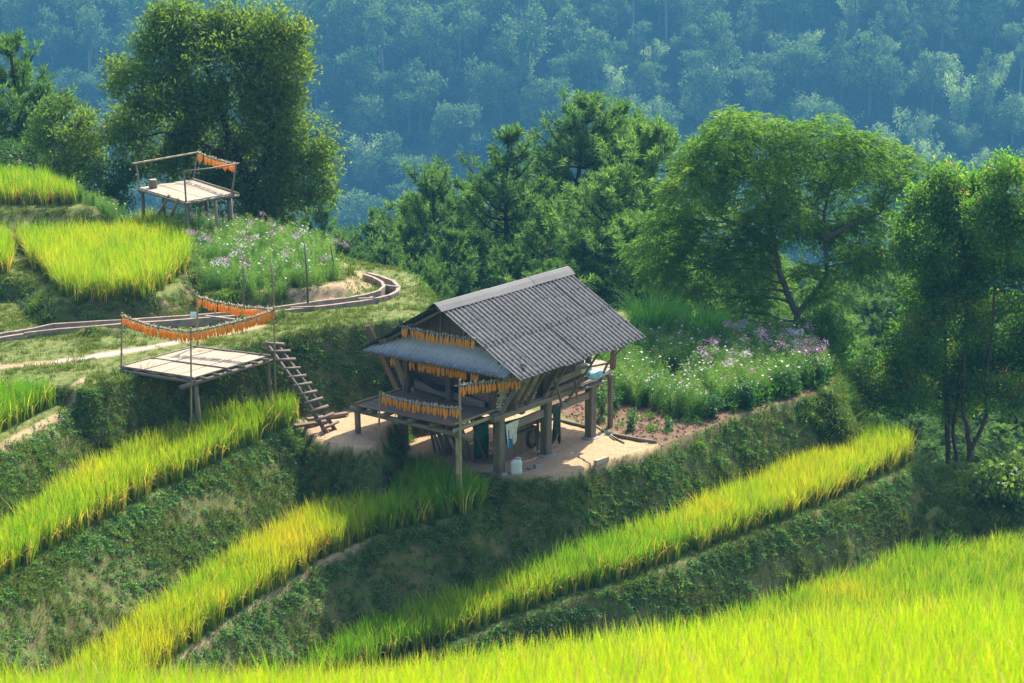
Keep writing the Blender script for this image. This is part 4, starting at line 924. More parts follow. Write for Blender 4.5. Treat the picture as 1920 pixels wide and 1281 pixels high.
tp('edge_pole', 'grey_bamboo', TL+ud, TN+ud, .022, nodes=.3); tp('edge_pole', 'grey_bamboo', TB+ud, TR+ud, .026, nodes=.3); tp('edge_pole', 'grey_bamboo', TL+ud+HU*.0, TB+ud, .018, nodes=.3)
tp('edge_pole', 'grey_bamboo', bl(-.02,.42)+ud, bl(1,.42)+ud*1.2, .018, nodes=.3)
bear0, bear1 = Vector(at(338,727,ZT-.12)), Vector(at(517,672,ZT-.12)); tp('bearer', 'round_wood', bear0, bear1, .055)
tp('bearer', 'round_wood', TL+dn_*1.4, TB+dn_*1.4, .05); tp('bearer', 'round_wood', TL+dn_*1.2+(TN-TL)*.02, TN+dn_*1.2, .045)
for t_ in (.12, .28, .45, .62, .8, .95): tp('joist', 'round_wood', bl(0,t_)+dn_*.7, bl(1.03,t_)+dn_*.7, .032)
def post_px(nm, mk, base, top, r, par=plat, lev='B', zt=None, z_top=None):
    b = at(base[0], base[1], 0.5); 
    for _ in range(5): b = at(base[0], base[1], H1(b[0], b[1]))
    t = atY(top[0], top[1], b[1] if z_top is None else z_top); return b, t
# posts: the top is known, the foot goes straight down into the rice
def drop_post(nm, mk, top, r, lean=(0,0), par=plat, nodes=.4):
    top = Vector(top); x, y = top.x+lean[0], top.y+lean[1]; zg = H1(x, y); return pole(nm, mk, [(x, y, zg-.1), top], r, par, nodes=nodes, sides=10)
drop_post('leg', 'grey_bamboo', Vector(at(367,719,ZT-.17)), (.066,.06), (.03,.28), nodes=0); drop_post('leg', 'grey_bamboo', Vector(at(503,680,ZT-.17)), (.064,.06), (0,.35), nodes=.5)
drop_post('leg', 'round_wood', TB+dn_*2+Vector((.1,.1,0)), .06, nodes=0); drop_post('leg', 'round_wood', TL+dn_*2+Vector((.15,-.05,0)), .06, nodes=0)
RZ = 3.92
kL, kN, kR, kB = Vector(atY(229,592,TL.y)), Vector(atY(358,622,TN.y)), Vector(atY(513,582,TR.y)), Vector(atY(370,556,TB.y))
drop_post('corn_pole', 'bamboo', kL+Vector((0,0,.08)), (.024,.022), (-.09,0)); drop_post('corn_pole', 'bamboo', kN+Vector((0,0,.1)), (.026,.02), (-.12,.15)); drop_post('corn_pole', 'bamboo', kR+Vector((0,0,.12)), (.028,.02), (-.04,.3)); drop_post('corn_pole', 'bamboo', kB+Vector((0,0,.1)), (.03,.026), (-.05,.05))
for p in (TN+Vector((-.05,0,0)), bl(.98,.42), bl(.5,.42)): MB().tube([p-Vector((.04,0,-.02)), p+Vector((.03,0,.03)), p+Vector((.05,0,-.08))], .03, 6).obj('cloth_tie', M['purple_cloth'], plat, smooth=True)
corn_row('sagging string of corn on the left side of the lower platform', kL, kN, 40, sag=.09, rail='grey_bamboo', scale=1.02, gaps=((.80,.83),))
corn_row('string of corn on the front right rail of the lower platform', kN, kR, 46, sag=.05, rail='grey_bamboo', scale=1.02)
corn_row('string of corn on the back rail of the lower platform', kB, kR+Vector((0,.02,.03)), 44, sag=.08, rail='grey_bamboo', scale=1.02)
sg = thing('tag_sign', 'small blank white tag on a thin stick by the channel', 'tag', at(365,606,2.8)); p = Vector(sg.location); q = Vector(atY(363,592,p.y))
MB().tube([p, q], .008, 5).obj('stick', M['bamboo'], sg); MB().beam(q-Vector((0,0,.07)), q+Vector((0,0,.10)), .17, .012, up=(0,1,0)).obj('plate', M['white_paint'], sg)

# ladder
ld = thing('ladder', 'log ladder leaning from the earth yard up to the path', 'ladder', at(620,808,.85))
Lb = [Vector(at(614,812,.85)), Vector(at(630,806,.85))]
Lt = [Vector(atY(497,640,Lb[0].y+.75)), Vector(atY(518,643,Lb[1].y+.75))]
for a_, b_ in zip(Lb, Lt): pole('side_rail', 'ladder_wood', [a_-Vector((0,0,.05)), (a_+b_)/2+Vector((.02,0,.02)), b_], (.055,.05,.045), ld)
for k in range(11):
    t_ = .045+k*.0925; a_ = Lb[0].lerp(Lt[0], t_); b_ = Lb[1].lerp(Lt[1], t_); d_ = (b_-a_).normalized(); yv = Vector((0,-.05,.02)); e = random.uniform(-.02,.02)
    pole('rung', 'ladder_wood', [a_-d_*.10+yv, b_+d_*(.22+e)+yv+Vector((0,0,.06+e))], random.uniform(.036,.046), ld, sides=8)
block('foot_plank', 'thick plank under the ladder foot, right one', 'plank', 'grey_wood', at(614,784,.87), 1.15, .16, .08, .55); block('foot_plank', 'worn plank lying left of the ladder foot', 'plank', 'brown_board', at(583,797,.87), .9, .16, .07, .5)

# ------------------------------------------------------------------ upper platform on the knoll
ZQ = 4.72
QL, QN, QR, QB = (Vector(at(*p, ZQ)) for p in ((259,353),(347,379),(438,363),(361,338)))
up = thing('upper_platform', 'small plank platform on poles among the flowers under the big tree', 'platform', QN)
def bq(s_, t_): return (QL*(1-s_)+QN*s_)*(1-t_) + (QB*(1-s_)+QR*s_)*t_
cuts = [0, .17, .36, .5, .66, .84, 1.0]
for k in range(6):                            # boards run from left-back to near-right
    a0, a1 = cuts[k], cuts[k+1]; A_, B_ = bq(0, (a0+a1)/2), bq(1, (a0+a1)/2); perp = (B_-A_).cross(Vector((0,0,1))).normalized(); wd = abs((bq(.5,a1)-bq(.5,a0)).dot(perp))-.012
    MB().beam(A_+Vector((0,0,random.uniform(-.005,.012))), B_+Vector((0,0,random.uniform(-.005,.012))), wd, .035).obj('deck_board', M['pale_board'], up)
def qpole(nm, mk, a, b, r, **k): return pole(nm, mk, [a, b], r, up, **k)
for a_, b_ in ((QL,QN),(QN,QR),(QB,QR)): qpole('edge_pole', 'grey_bamboo', a_+dn_*.7, b_+dn_*.7, .045, nodes=.4)
qpole('edge_pole', 'round_wood', QB+ud*1.3, QR+ud*1.3+(QR-QB).normalized()*.3, .04)
qpole('edge_pole', 'round_wood', QR+dn_*1.2+(QL-QB)*.0-(QR-QN).normalized()*-.2, QR+dn_*1.2-(QR-QN).normalized()*.4, .05)
for s_, t_, r_, mk in ((.04,.04,.06,'round_wood'),(.0,.45,.06,'dark_wood'),(.97,.06,.06,'dark_wood'),(1,.62,.05,'bamboo'),(.93,.97,.085,'round_wood'),(.35,.98,.06,'dark_wood'),(.72,.3,.05,'dark_wood')):
    t = bq(s_, t_)+dn_*1.4; x, y = t.x, t.y; pole('leg', mk, [(x+random.uniform(-.05,.05), y, H1(x, y)-.1), t], r_, up)
rl, rn, rr_, rb = Vector(atY(255,306,QL.y)), Vector(atY(345,321,QN.y)), Vector(atY(443,307,QR.y)), Vector(atY(370,286,QB.y))
for a_, b_ in ((rl, bq(.02,.02)),(rn, bq(.98,.05)+Vector((.02,0,-1.0))),(rr_, bq(.97,.97)),(rb, QB)): qpole('rail_post', 'grey_bamboo', b_-Vector((0,0,.15)), a_, .028, nodes=.35)
e_ = (rb-rl).normalized(); qpole('top_rail', 'bamboo', rl-e_*.12, rb+e_*.05, .03, nodes=.4); e_ = (rr_-rn).normalized(); pole('top_rail', 'grey_bamboo', [rn, (rn+rr_)/2-Vector((0,0,.03)), rr_+e_*.1], .025, up)
corn_row('string of corn on the back rail of the upper platform', rb, rr_, 30, sag=.05, rail='grey_bamboo', scale=1.05)
stp = thing('stump_stool', 'round wooden block sitting on the upper platform', 'stool', bq(.14,.16)+Vector((0,0,.02))); p = Vector(stp.location)
MB().tube([p, p+Vector((0,0,.02)), p+Vector((0,0,.25)), p+Vector((0,0,.27))], [.12,.13,.13,.12], 16).obj('body', M['brown_board'], stp, smooth=False); MB().tube([p+Vector((0,0,.27)), p+Vector((0,0,.275))], [.115,.11], 16).obj('seat', M['pale_board'], stp)
l2 = thing('ladder', 'short pale ladder propped against the upper platform', 'ladder', at(300,412,3.6))
for b_, t_ in (((288,418),(317,367)), ((313,424),(334,374))):
    tpnt = Vector(at(*t_, ZQ+.05)); bp_ = Vector(at(*b_, 3.35)); pole('side_rail', 'bamboo', [bp_, tpnt], .05, l2)
for f in (.35, .62, .85):
    a_ = Vector(at(288,418,3.35)).lerp(Vector(at(317,367,ZQ+.05)), f); b_ = Vector(at(313,424,3.35)).lerp(Vector(at(334,374,ZQ+.05)), f); pole('rung', 'bamboo', [a_, b_], .02, l2, sides=6)
# fence stakes in front of the flowers
for k, ((bx, by), (tx, ty), lb) in enumerate([((399,562),(403,496),'leaning grey stake at the left end of the flower fence'), ((456,572),(457,500),'reddish stake, second in the flower fence'), ((514,572),(508,488),'pale stake, third in the flower fence'), ((577,562),(571,456),'tall dark stake in the middle of the flowers'), ((631,542),(620,460),'stake with a forked tip at the right end of the fence')]):
    b_ = at(bx, by, 3.0)
    for _ in range(6): b_ = at(bx, by, H1(b_[0], b_[1]))
    o = MB().tube([Vector(b_)-Vector((0,0,.1)), Vector(atY((bx+tx)/2+1, (by+ty)/2, b_[1])), Vector(atY(tx, ty, b_[1]))], (.035,.03,.022), 6).obj('stake', M['round_wood' if k != 2 else 'bamboo'], None, smooth=True); tag(o, lb, 'stake')
# ------------------------------------------------------------------ trees
def leaf_object(name, C_, AX, SZ, ratio, mk, parent, tint, rng=RNG, fold=.25):
    V, Fq = leaf_quads(np.asarray(C_), np.asarray(AX), np.asarray(SZ), ratio, rng, fold); off = np.array(parent_off(parent))
    me = mesh_np(name, V-off, Fq, [M[mk]], {'tint': np.repeat(np.clip(tint, 0, 1), 4)})
    return link(bpy.data.objects.new(name, me), parent)
def lump_clusters(lumps, n, rng, shell=.55, top=.35, gap=0.0):
    L = np.array(lumps, float)
    if gap:                                   # ragged outline: smaller sprays round each mass
        ex = []
        for l_ in L:
            for _ in range(4):
                dd_ = rng.normal(size=3); dd_ /= np.linalg.norm(dd_); f_ = rng.uniform(.26, .42); ex.append(list(l_[:3]+dd_*l_[3:6]*1.02)+list(l_[3:6]*f_))
        L = np.vstack([L, ex])
    wgt = (L[:, 3]*L[:, 4]*L[:, 5])**(2/3); k = rng.choice(len(L), n, p=wgt/wgt.sum())
    d = rng.normal(size=(n, 3)); d[:, 2] += top; d /= np.linalg.norm(d, axis=1)[:, None]
    r = shell + (1-shell)*rng.uniform(0, 1, n)**.6; r *= 1+.16*np.sin(d[:, 0]*7+k)*np.sin(d[:, 2]*6+k*2)
    P_ = L[k, :3] + d*L[k, 3:6]*r[:, None]
    if gap:
        q = fbm(P_[:, 0]*1.9+P_[:, 1]*.9, P_[:, 2]*1.9+P_[:, 1]*.7, 77, 2); bad = q < gap; j = rng.choice(np.where(~bad)[0], bad.sum()); P_[bad] = P_[j]+rng.normal(size=(bad.sum(), 3))*.12; d[bad] = d[j]; k[bad] = k[j]
    return P_, d, k
def branch(mb, a, b, r0, r1, rng, seg=6, sag=.12, wob=.06, sides=6):
    a = np.array(a, float); b = np.array(b, float); L = np.linalg.norm(b-a); P = []
    for i in range(seg+1):
        t = i/seg; p = a*(1-t)+b*t + np.array([0,0,1])*sag*L*math.sin(math.pi*t)*.5 + rng.normal(size=3)*wob*L*math.sin(math.pi*t)*.5; P.append(p)
    mb.tube([tuple(p) for p in P], [r0+(r1-r0)*(i/seg)**.8 for i in range(seg+1)], sides); return P
def leafy_tree(name, label, cat, Y, base_px, trunk_px, lumps_px, mk_leaf, mk_bark, n_cl, per, leaf, ratio, r0, seed, spread=.22, tint0=.45, group=None, depth=.75, droop=0., stems=None, shell=.5, warm=0.0, inner=3, base_z=None):
    rng = np.random.default_rng(seed); b = atY(base_px[0], base_px[1], Y)
    if base_z is None: b[2] = H1(b[0], b[1])-.15
    t_ = thing(name, label, cat, tuple(b), group); lumps = []
    for (x, y, rx, ry) in lumps_px:
        dy = rng.uniform(-1, 1)*1.3*depth; c = atY(x, y, Y+dy); s_ = (Y/cP)/F_PX; lumps.append([c[0], c[1], c[2], rx*s_, (rx+ry)/2*s_*.9, ry*s_])
    mb = MB(); stems = stems or [trunk_px]; nodes = []
    for st in stems:
        P = [np.array([b[0], b[1], b[2]])] if st is stems[0] else []
        for (x, y, *dd) in st: P.append(atY(x, y, Y+(dd[0] if dd else 0)))
        if st is not stems[0]: P = P if len(P) > 1 else P
        Q = []
        for i in range(len(P)-1):
            for t in np.linspace(0, 1, 5)[:-1]: Q.append(P[i]*(1-t)+P[i+1]*t + rng.normal(size=3)*.015)
        Q.append(P[-1]); rr = r0*(1.0 if st is stems[0] else .72); rad = [rr*(1-.72*i/len(Q)) + (.5*rr*max(0, 1-i/2.0) if st is stems[0] else 0) for i in range(len(Q))]
        mb.tube([tuple(q) for q in Q], rad, 9); nodes += [(q, rad[i]) for i, q in enumerate(Q) if i > len(Q)*.25]
    for L in lumps:
        c = np.array(L[:3]); q, rq = min(nodes, key=lambda nd: np.linalg.norm(nd[0]-c)+max(0, nd[0][2]-c[2])*1.5)
        P = branch(mb, q, c, max(.03, rq*.6), .02, rng)
        for _ in range(5):
            d = rng.normal(size=3); d[2] = abs(d[2])*.8; d /= np.linalg.norm(d); branch(mb, P[rng.integers(3, 7)], c+d*np.array(L[3:6])*.85, .022, .007, rng, seg=4, sides=4)
    mb.obj('trunk', M[mk_bark], t_, smooth=True)
    cl, d, k = lump_clusters(lumps, n_cl, rng, shell, gap=.38)
    lt = rng.normal(0, .10, len(lumps)*5)
    C_ = np.repeat(cl, per, 0) + rng.normal(size=(n_cl*per, 3))*leaf*spread/ .22*1.15
    dd = np.repeat(d, per, 0); AX = dd*.8 + rng.normal(size=(n_cl*per, 3))*.8; AX[:, 2] -= droop
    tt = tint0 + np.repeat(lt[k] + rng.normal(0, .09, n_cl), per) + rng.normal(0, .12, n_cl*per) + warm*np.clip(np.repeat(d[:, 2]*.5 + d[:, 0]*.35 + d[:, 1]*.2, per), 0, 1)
    leaf_object('crown', C_, AX, leaf*rng.uniform(.6, 1.3, n_cl*per), ratio, mk_leaf, t_, tt, rng)
    return t_
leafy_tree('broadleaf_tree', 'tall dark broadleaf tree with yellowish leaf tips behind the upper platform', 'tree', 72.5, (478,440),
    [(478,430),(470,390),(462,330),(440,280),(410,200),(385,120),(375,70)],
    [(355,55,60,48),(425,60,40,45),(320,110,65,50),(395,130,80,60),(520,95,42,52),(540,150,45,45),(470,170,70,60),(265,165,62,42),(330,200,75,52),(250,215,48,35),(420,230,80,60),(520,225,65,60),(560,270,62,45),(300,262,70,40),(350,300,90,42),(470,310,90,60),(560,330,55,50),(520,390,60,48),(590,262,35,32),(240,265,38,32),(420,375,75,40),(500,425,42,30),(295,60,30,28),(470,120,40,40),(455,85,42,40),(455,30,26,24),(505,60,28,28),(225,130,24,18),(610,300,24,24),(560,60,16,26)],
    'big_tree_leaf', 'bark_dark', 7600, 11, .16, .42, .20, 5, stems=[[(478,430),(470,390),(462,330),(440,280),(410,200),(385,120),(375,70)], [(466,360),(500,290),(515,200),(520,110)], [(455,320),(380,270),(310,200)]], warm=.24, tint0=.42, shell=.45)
# feathery tree: drooping fronds of narrow leaflets
def frond_tree(name, label, Y, base_px, stems, lumps_px, n, seed, r0):
    rng = np.random.default_rng(seed); b = atY(base_px[0], base_px[1], Y); b[2] = min(b[2], H1(b[0], b[1])-.1)
    t_ = thing(name, label, 'tree', tuple(b)); mb = MB(); nodes = []; s_ = (Y/cP)/F_PX; lumps = []
    for (x, y, rx, ry) in lumps_px:
        c = atY(x, y, Y+rng.uniform(-1.3, 1.3)); lumps.append([c[0], c[1], c[2], rx*s_, (rx+ry)/2*s_, ry*s_])
    for si, st in enumerate(stems):
        P = ([b] if si == 0 else []) + [atY(x, y, Y) for x, y in st]; Q = []
        for i in range(len(P)-1):
            for t in np.linspace(0, 1, 5)[:-1]: Q.append(P[i]*(1-t)+P[i+1]*t+rng.normal(size=3)*.012)
        Q.append(P[-1]); rr = r0*(1 if si == 0 else .68); rad = [rr*(1-.7*i/len(Q)) for i in range(len(Q))]; mb.tube([tuple(q) for q in Q], rad, 9); nodes += [(q, rad[i]) for i, q in enumerate(Q) if si or i > 4]
    for L in lumps:
        c = np.array(L[:3]); q, rq = min(nodes, key=lambda nd: np.linalg.norm(nd[0]-c)+max(0, nd[0][2]-c[2])*2); P = branch(mb, q, c, max(.03, rq*.55), .018, rng)
        for _ in range(4):
            d = rng.normal(size=3); d[2] = abs(d[2])*.6; d /= np.linalg.norm(d); branch(mb, P[rng.integers(3, 7)], c+d*np.array(L[3:6])*.8, .02, .007, rng, seg=4, sides=4)
    mb.obj('trunk', M['bark_grey'], t_, smooth=True)
    cl, d, k = lump_clusters(lumps, n, rng, .45, .5); m_ = 13
    out = d*np.array([1, 1, .35]) + rng.normal(size=(n, 3))*.35; out /= np.linalg.norm(out, axis=1)[:, None]; FL = rng.uniform(.28, .5, n)
    tpar = (np.arange(m_)+.5)/m_; C_ = cl[:, None, :] + out[:, None, :]*FL[:, None, None]*tpar[None, :, None]; C_[:, :, 2] -= (tpar**2)[None, :]*FL[:, None]*.55
    side = np.cross(out, [0, 0, 1.0]); side /= np.linalg.norm(side, axis=1)[:, None]; sg_ = np.where(np.arange(m_) % 2, 1, -1)
    AX = side[:, None, :]*sg_[None, :, None]*.9 + out[:, None, :]*.55 + np.array([0, 0, -.45]) + rng.normal(size=(n, m_, 3))*.15
    SZ = np.repeat(rng.uniform(.10, .17, n), m_); lt = rng.normal(0, .1, len(lumps))
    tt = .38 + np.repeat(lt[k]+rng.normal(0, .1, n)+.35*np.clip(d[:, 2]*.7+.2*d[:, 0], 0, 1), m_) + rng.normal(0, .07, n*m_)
    leaf_object('crown', C_.reshape(-1, 3), AX.reshape(-1, 3), SZ, .26, 'wattle_leaf', t_, tt, rng); return t_
frond_tree('feathery_tree', 'spreading feathery green tree with forked grey trunk behind the flower garden', 67.5, (1495,645), [[(1497,640),(1495,590),(1480,560),(1462,510),(1448,440),(1440,380),(1425,320)], [(1493,590),(1520,560),(1552,515),(1548,460),(1545,400),(1560,340)], [(1545,450),(1600,420),(1650,400)], [(1448,470),(1400,430),(1340,400)]],
    [(1390,250,70,38),(1330,300,65,45),(1450,270,80,45),(1540,270,85,45),(1610,290,70,42),(1680,300,40,25),(1300,360,60,48),(1400,350,85,50),(1500,340,90,50),(1600,350,75,50),(1260,430,62,40),(1340,430,70,45),(1230,470,48,30),(1300,500,62,38),(1390,500,55,38),(1590,440,60,42),(1640,420,45,38),(1440,420,60,35),(1520,440,45,32),(1410,560,38,28),(1370,225,38,20),(1640,500,40,28),(1330,545,40,26),(1520,520,34,26),(1690,360,38,34),(1290,560,45,28),(1240,520,40,26),(1350,590,40,22),(1250,500,45,30),(1200,470,28,16),(1400,465,60,36),(1480,405,60,36),(1600,495,48,36),(1415,520,42,28),(1560,560,30,20),(1350,300,50,30),(1700,320,34,22)], 9200, 11, .15)
frond_tree('feathery_tree', 'low bright feathery sapling under the forked grey trunk', 69.5, (1440,600), [[(1440,590),(1436,540),(1430,500)]], [(1430,500,42,30),(1460,540,38,26),(1400,540,35,24),(1440,580,40,22)], 420, 12, .06)
# trees at the right edge
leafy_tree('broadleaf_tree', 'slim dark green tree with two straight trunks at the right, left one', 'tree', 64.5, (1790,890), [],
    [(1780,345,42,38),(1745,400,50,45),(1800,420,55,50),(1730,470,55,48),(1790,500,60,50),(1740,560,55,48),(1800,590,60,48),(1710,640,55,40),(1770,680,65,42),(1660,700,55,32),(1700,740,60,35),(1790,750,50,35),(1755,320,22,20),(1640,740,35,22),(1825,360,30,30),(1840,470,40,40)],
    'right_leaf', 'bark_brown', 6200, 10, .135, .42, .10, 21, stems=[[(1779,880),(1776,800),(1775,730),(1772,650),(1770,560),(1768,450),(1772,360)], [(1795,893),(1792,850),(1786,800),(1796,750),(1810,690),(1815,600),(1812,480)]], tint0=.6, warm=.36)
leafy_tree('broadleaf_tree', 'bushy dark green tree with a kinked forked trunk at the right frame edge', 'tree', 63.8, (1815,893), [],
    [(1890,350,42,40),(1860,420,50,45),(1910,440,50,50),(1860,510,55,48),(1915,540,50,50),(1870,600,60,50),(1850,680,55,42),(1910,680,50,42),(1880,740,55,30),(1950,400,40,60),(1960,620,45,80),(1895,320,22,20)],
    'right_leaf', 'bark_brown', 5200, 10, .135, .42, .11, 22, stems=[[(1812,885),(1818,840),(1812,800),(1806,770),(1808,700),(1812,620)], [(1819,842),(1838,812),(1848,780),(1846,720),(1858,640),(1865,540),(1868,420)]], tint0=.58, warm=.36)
leafy_tree('round_tree', 'small round dark tree left of the upper platform', 'tree', 74, (128,365), [(128,360),(127,320),(122,270),(118,230)],
    [(115,215,45,32),(150,240,40,32),(90,250,38,34),(135,280,48,30),(165,300,32,24),(110,310,34,18)], 'big_tree_leaf', 'bark_dark', 1050, 9, .13, .45, .09, 31, tint0=.36, warm=.2)
leafy_tree('bushy_tree', 'greyish bushy shrub between the small tree and the upper platform', 'shrub', 73, (215,395), [(215,390),(214,350),(218,320)],
    [(205,330,42,34),(240,350,42,34),(180,360,35,26),(225,385,45,26),(170,320,22,18),(265,330,26,24)], 'shrub_leaf', 'bark_dark', 900, 9, .11, .45, .05, 32, tint0=.34, warm=.2)
leafy_tree('bushy_tree', 'low leafy shrub at the foot of the small round tree', 'shrub', 75, (100,350), [(100,345),(98,320)], [(75,320,38,24),(110,340,40,20),(150,350,34,20),(40,300,36,24),(10,290,30,26)], 'shrub_leaf', 'bark_dark', 520, 9, .12, .45, .05, 33, tint0=.4, warm=.2)
leafy_tree('dark_shrub', 'dark glossy shrub at the right end of the flower garden', 'shrub', 66.0, (1540,720), [(1542,715),(1540,680),(1538,650)],
    [(1535,630,42,30),(1560,660,38,32),(1530,680,38,34),(1555,710,32,26),(1510,640,28,24),(1580,640,20,18)], 'right_leaf', 'bark_dark', 1000, 9, .12, .5, .06, 34, tint0=.28, warm=.22)
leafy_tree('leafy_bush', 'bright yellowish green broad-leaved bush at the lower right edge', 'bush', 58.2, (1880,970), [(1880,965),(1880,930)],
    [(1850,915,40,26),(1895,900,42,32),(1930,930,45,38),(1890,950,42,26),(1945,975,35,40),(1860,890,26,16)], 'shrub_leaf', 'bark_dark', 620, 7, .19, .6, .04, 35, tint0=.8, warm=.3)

# pines
def pine_meshes(seed, h=12.0, spreadf=.30, open_=.9, bright=0.):
    rng = np.random.default_rng(seed); mb = MB(); P = [np.array([0., 0, 0])]; 
    for i in range(1, 13): P.append(np.array([.15*math.sin(i*.7+seed), .15*math.cos(i*.5+seed), h*i/12.0]))
    P = [p*[1, 1, 1] for p in P]; mb.tube([tuple(p) for p in P], [.17*(1-i/13.5)+.015 for i in range(13)], 7); TC = []; TD = []
    z = h*.22
    while z < h*.985:
        f = (z/h-.22)/.78; L = h*spreadf*(1-f)**.7*rng.uniform(.65, 1.12)*min(1, .35+f*3) + .25; k = rng.integers(3, 6); a0 = rng.uniform(0, 6.28); i = min(11, int(z/h*12)); c = P[i]+(P[i+1]-P[i])*(z/h*12-i)
        for q in range(k):
            if rng.uniform() > open_: continue
            a = a0+q*6.28/k+rng.uniform(-.4, .4); Lq = L*rng.uniform(.7, 1.15); rise = rng.uniform(.15, .55)+f*.5; B = []
            for s_ in np.linspace(0, 1, 7): B.append(c+np.array([math.cos(a)*Lq*s_, math.sin(a)*Lq*s_, Lq*rise*(s_**1.6)-Lq*.08*math.sin(3.1*s_)])+rng.normal(size=3)*.03)
            mb.tube([tuple(b_) for b_ in B], [.05*(1-.75*s_) for s_ in np.linspace(0, 1, 7)], 4, cap=False)
            nt_ = int(5+Lq*5.0)
            for j in range(nt_):
                s_ = rng.uniform(.28, 1.0); bi = min(5, int(s_*6)); p = B[bi]+(B[bi+1]-B[bi])*(s_*6-bi); off = rng.normal(size=3)*np.array([.28, .28, .16])*Lq*.32*(1.15-s_*.5); off[2] = abs(off[2])*1.0
                tip = p+off; mb.tube([tuple(p), tuple((p+tip)/2+[0,0,-.02]), tuple(tip)], [.012, .010, .008], 3, cap=False)
                TC.append(tip); dv = off/ (np.linalg.norm(off)+1e-6)*.5+np.array([math.cos(a)*.4, math.sin(a)*.4, .75]); TD.append(dv/np.linalg.norm(dv))
                if rng.uniform() < .6: TC.append((p+tip)/2+rng.normal(size=3)*.08); TD.append(dv/np.linalg.norm(dv))
        z += h*.035*rng.uniform(.7, 1.3)
    TC.append(P[-1]); TD.append(np.array([0, 0, 1.])); TC = np.array(TC); TD = np.array(TD); n = len(TC); m_ = 22
    C_ = np.repeat(TC, m_, 0) + np.repeat(TD, m_, 0)*rng.uniform(-.12, .22, (n*m_, 1)); AX = np.repeat(TD, m_, 0)*rng.uniform(.4, 1.3, (n*m_, 1)) + rng.normal(size=(n*m_, 3))*.62
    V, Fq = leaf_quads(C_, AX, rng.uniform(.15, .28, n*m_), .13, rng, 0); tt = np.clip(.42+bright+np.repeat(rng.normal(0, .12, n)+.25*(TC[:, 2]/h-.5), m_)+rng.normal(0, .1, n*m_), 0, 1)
    cr = mesh_np('crown', V, Fq, [M['needle']], {'tint': np.repeat(tt, 4)}); tr_ = mb.mesh('trunk', M['bark_dark'], smooth=True); return tr_, cr
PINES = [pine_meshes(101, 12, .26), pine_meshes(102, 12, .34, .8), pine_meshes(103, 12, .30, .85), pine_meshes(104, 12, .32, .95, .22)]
def pine(kind, tx, ty, Y, hgt, label, wid=1.0, rot=None, group=None, lean=0):
    top = atY(tx, ty, Y); z0 = top[2]-hgt; g_ = H1(top[0], top[1]); z0 = max(z0, g_-.5) if g_ > z0 else z0
    if g_ < z0: z0 = g_-.2
    hh = top[2]-z0
    if hh < 2: hh = 2; z0 = g_
    t_ = thing('pine_tree', label, 'pine', (top[0], top[1], z0), group); s_ = hh/12.0; sw = s_*wid*(hgt/hh)**.5; t_.scale = (sw, sw, s_); t_.rotation_euler = (0, lean, random.uniform(0, 6.28) if rot is None else rot)
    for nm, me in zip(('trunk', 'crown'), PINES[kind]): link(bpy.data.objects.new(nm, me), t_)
    return t_
pine(1, 815, 322, 92, 12, 'thin-topped pine with a bare brown patch, left of the pine group', 1.0)
pine(0, 950, 252, 90, 13, 'slender dark pine with upright shoots directly above the hut roof', 1.15)
pine(2, 1090, 190, 94, 16, 'tallest pine with a broad open crown above the hut', 1.15)
pine(2, 1160, 205, 96, 15, 'pine merging into the right shoulder of the tallest pine', .9, 2.0)
pine(3, 1215, 248, 84, 12, 'brighter green pine right of the tallest pine', 1.15)
pine(3, 1150, 330, 82, 10, 'bushy light green pine in front of the tallest pine', 1.2, 1.0)
pine(0, 700, 400, 100, 9, 'dark young pine left of the pine group against the haze', 1.0)
pine(0, 607, 372, 98, 9, 'small slender pine just right of the big broadleaf tree', .9)
pine(1, 640, 440, 96, 7, 'low pine at the foot of the big broadleaf tree on the right', 1.2)
pine(0, 8, 85, 84, 13, 'dark pine cut by the upper left frame edge', 1.1)
pine(1, -30, 180, 82, 12, 'pine bough reaching in from the left frame edge', 1.3)
fillers = [(880,350,95,9),(1010,310,99,11),(1040,380,86,9),(760,430,90,8),(720,470,86,6),(850,440,84,8),(960,470,84,7),(1100,440,80,8),(1180,420,79,8),(1240,360,86,10),(1260,470,80,7),(1300,520,86,7),(810,500,80,5),(780,380,97,9),(1050,500,78,6),
 (1560,520,100,11),(1610,470,105,13),(1660,520,96,12),(1700,560,92,10),(1590,600,90,9),(1640,640,86,9),(1700,690,84,8),(1560,640,82,8),(1600,740,80,7),(1650,780,78,6),(1720,780,80,8),(1740,640,95,12),(1830,560,100,14),(1900,600,92,12),(1850,720,84,9),(1910,740,80,9),(1880,800,76,7),(1780,760,88,9),(1740,830,74,5),(1930,840,72,5),(1350,520,92,8),(1420,470,96,9),(1480,500,98,10),(1540,560,90,8),(1760,520,104,14),(1690,440,112,14),(1630,560,93,10),(1500,600,84,6),(1370,600,84,5)]
for i, (x, y, Y, h_) in enumerate(fillers):
    lab, grp = (('dark pine among the shadowed valley pines between the feathery tree and the right hand trees' if x < 1735 else 'dark pine showing between and behind the trunks of the right hand trees') if x > 1500 else 'pine half hidden under the canopy of the forked feathery tree'
        if x > 1300 else 'pine in the thicket directly right of the hut ridge' if x > 1120 else 'pine standing among the hazy group above the hut roof ridge' if x > 840 else 'small pine between the big broadleaf tree and the hut roof'), None
    grp = 'pines: ' + lab[:60]
    pine([0, 1, 2, 3][i % 4] if x > 1300 else [0, 2, 1, 3, 2][i % 5], x, y, Y, h_, lab, random.uniform(1.0, 1.5), group=grp)

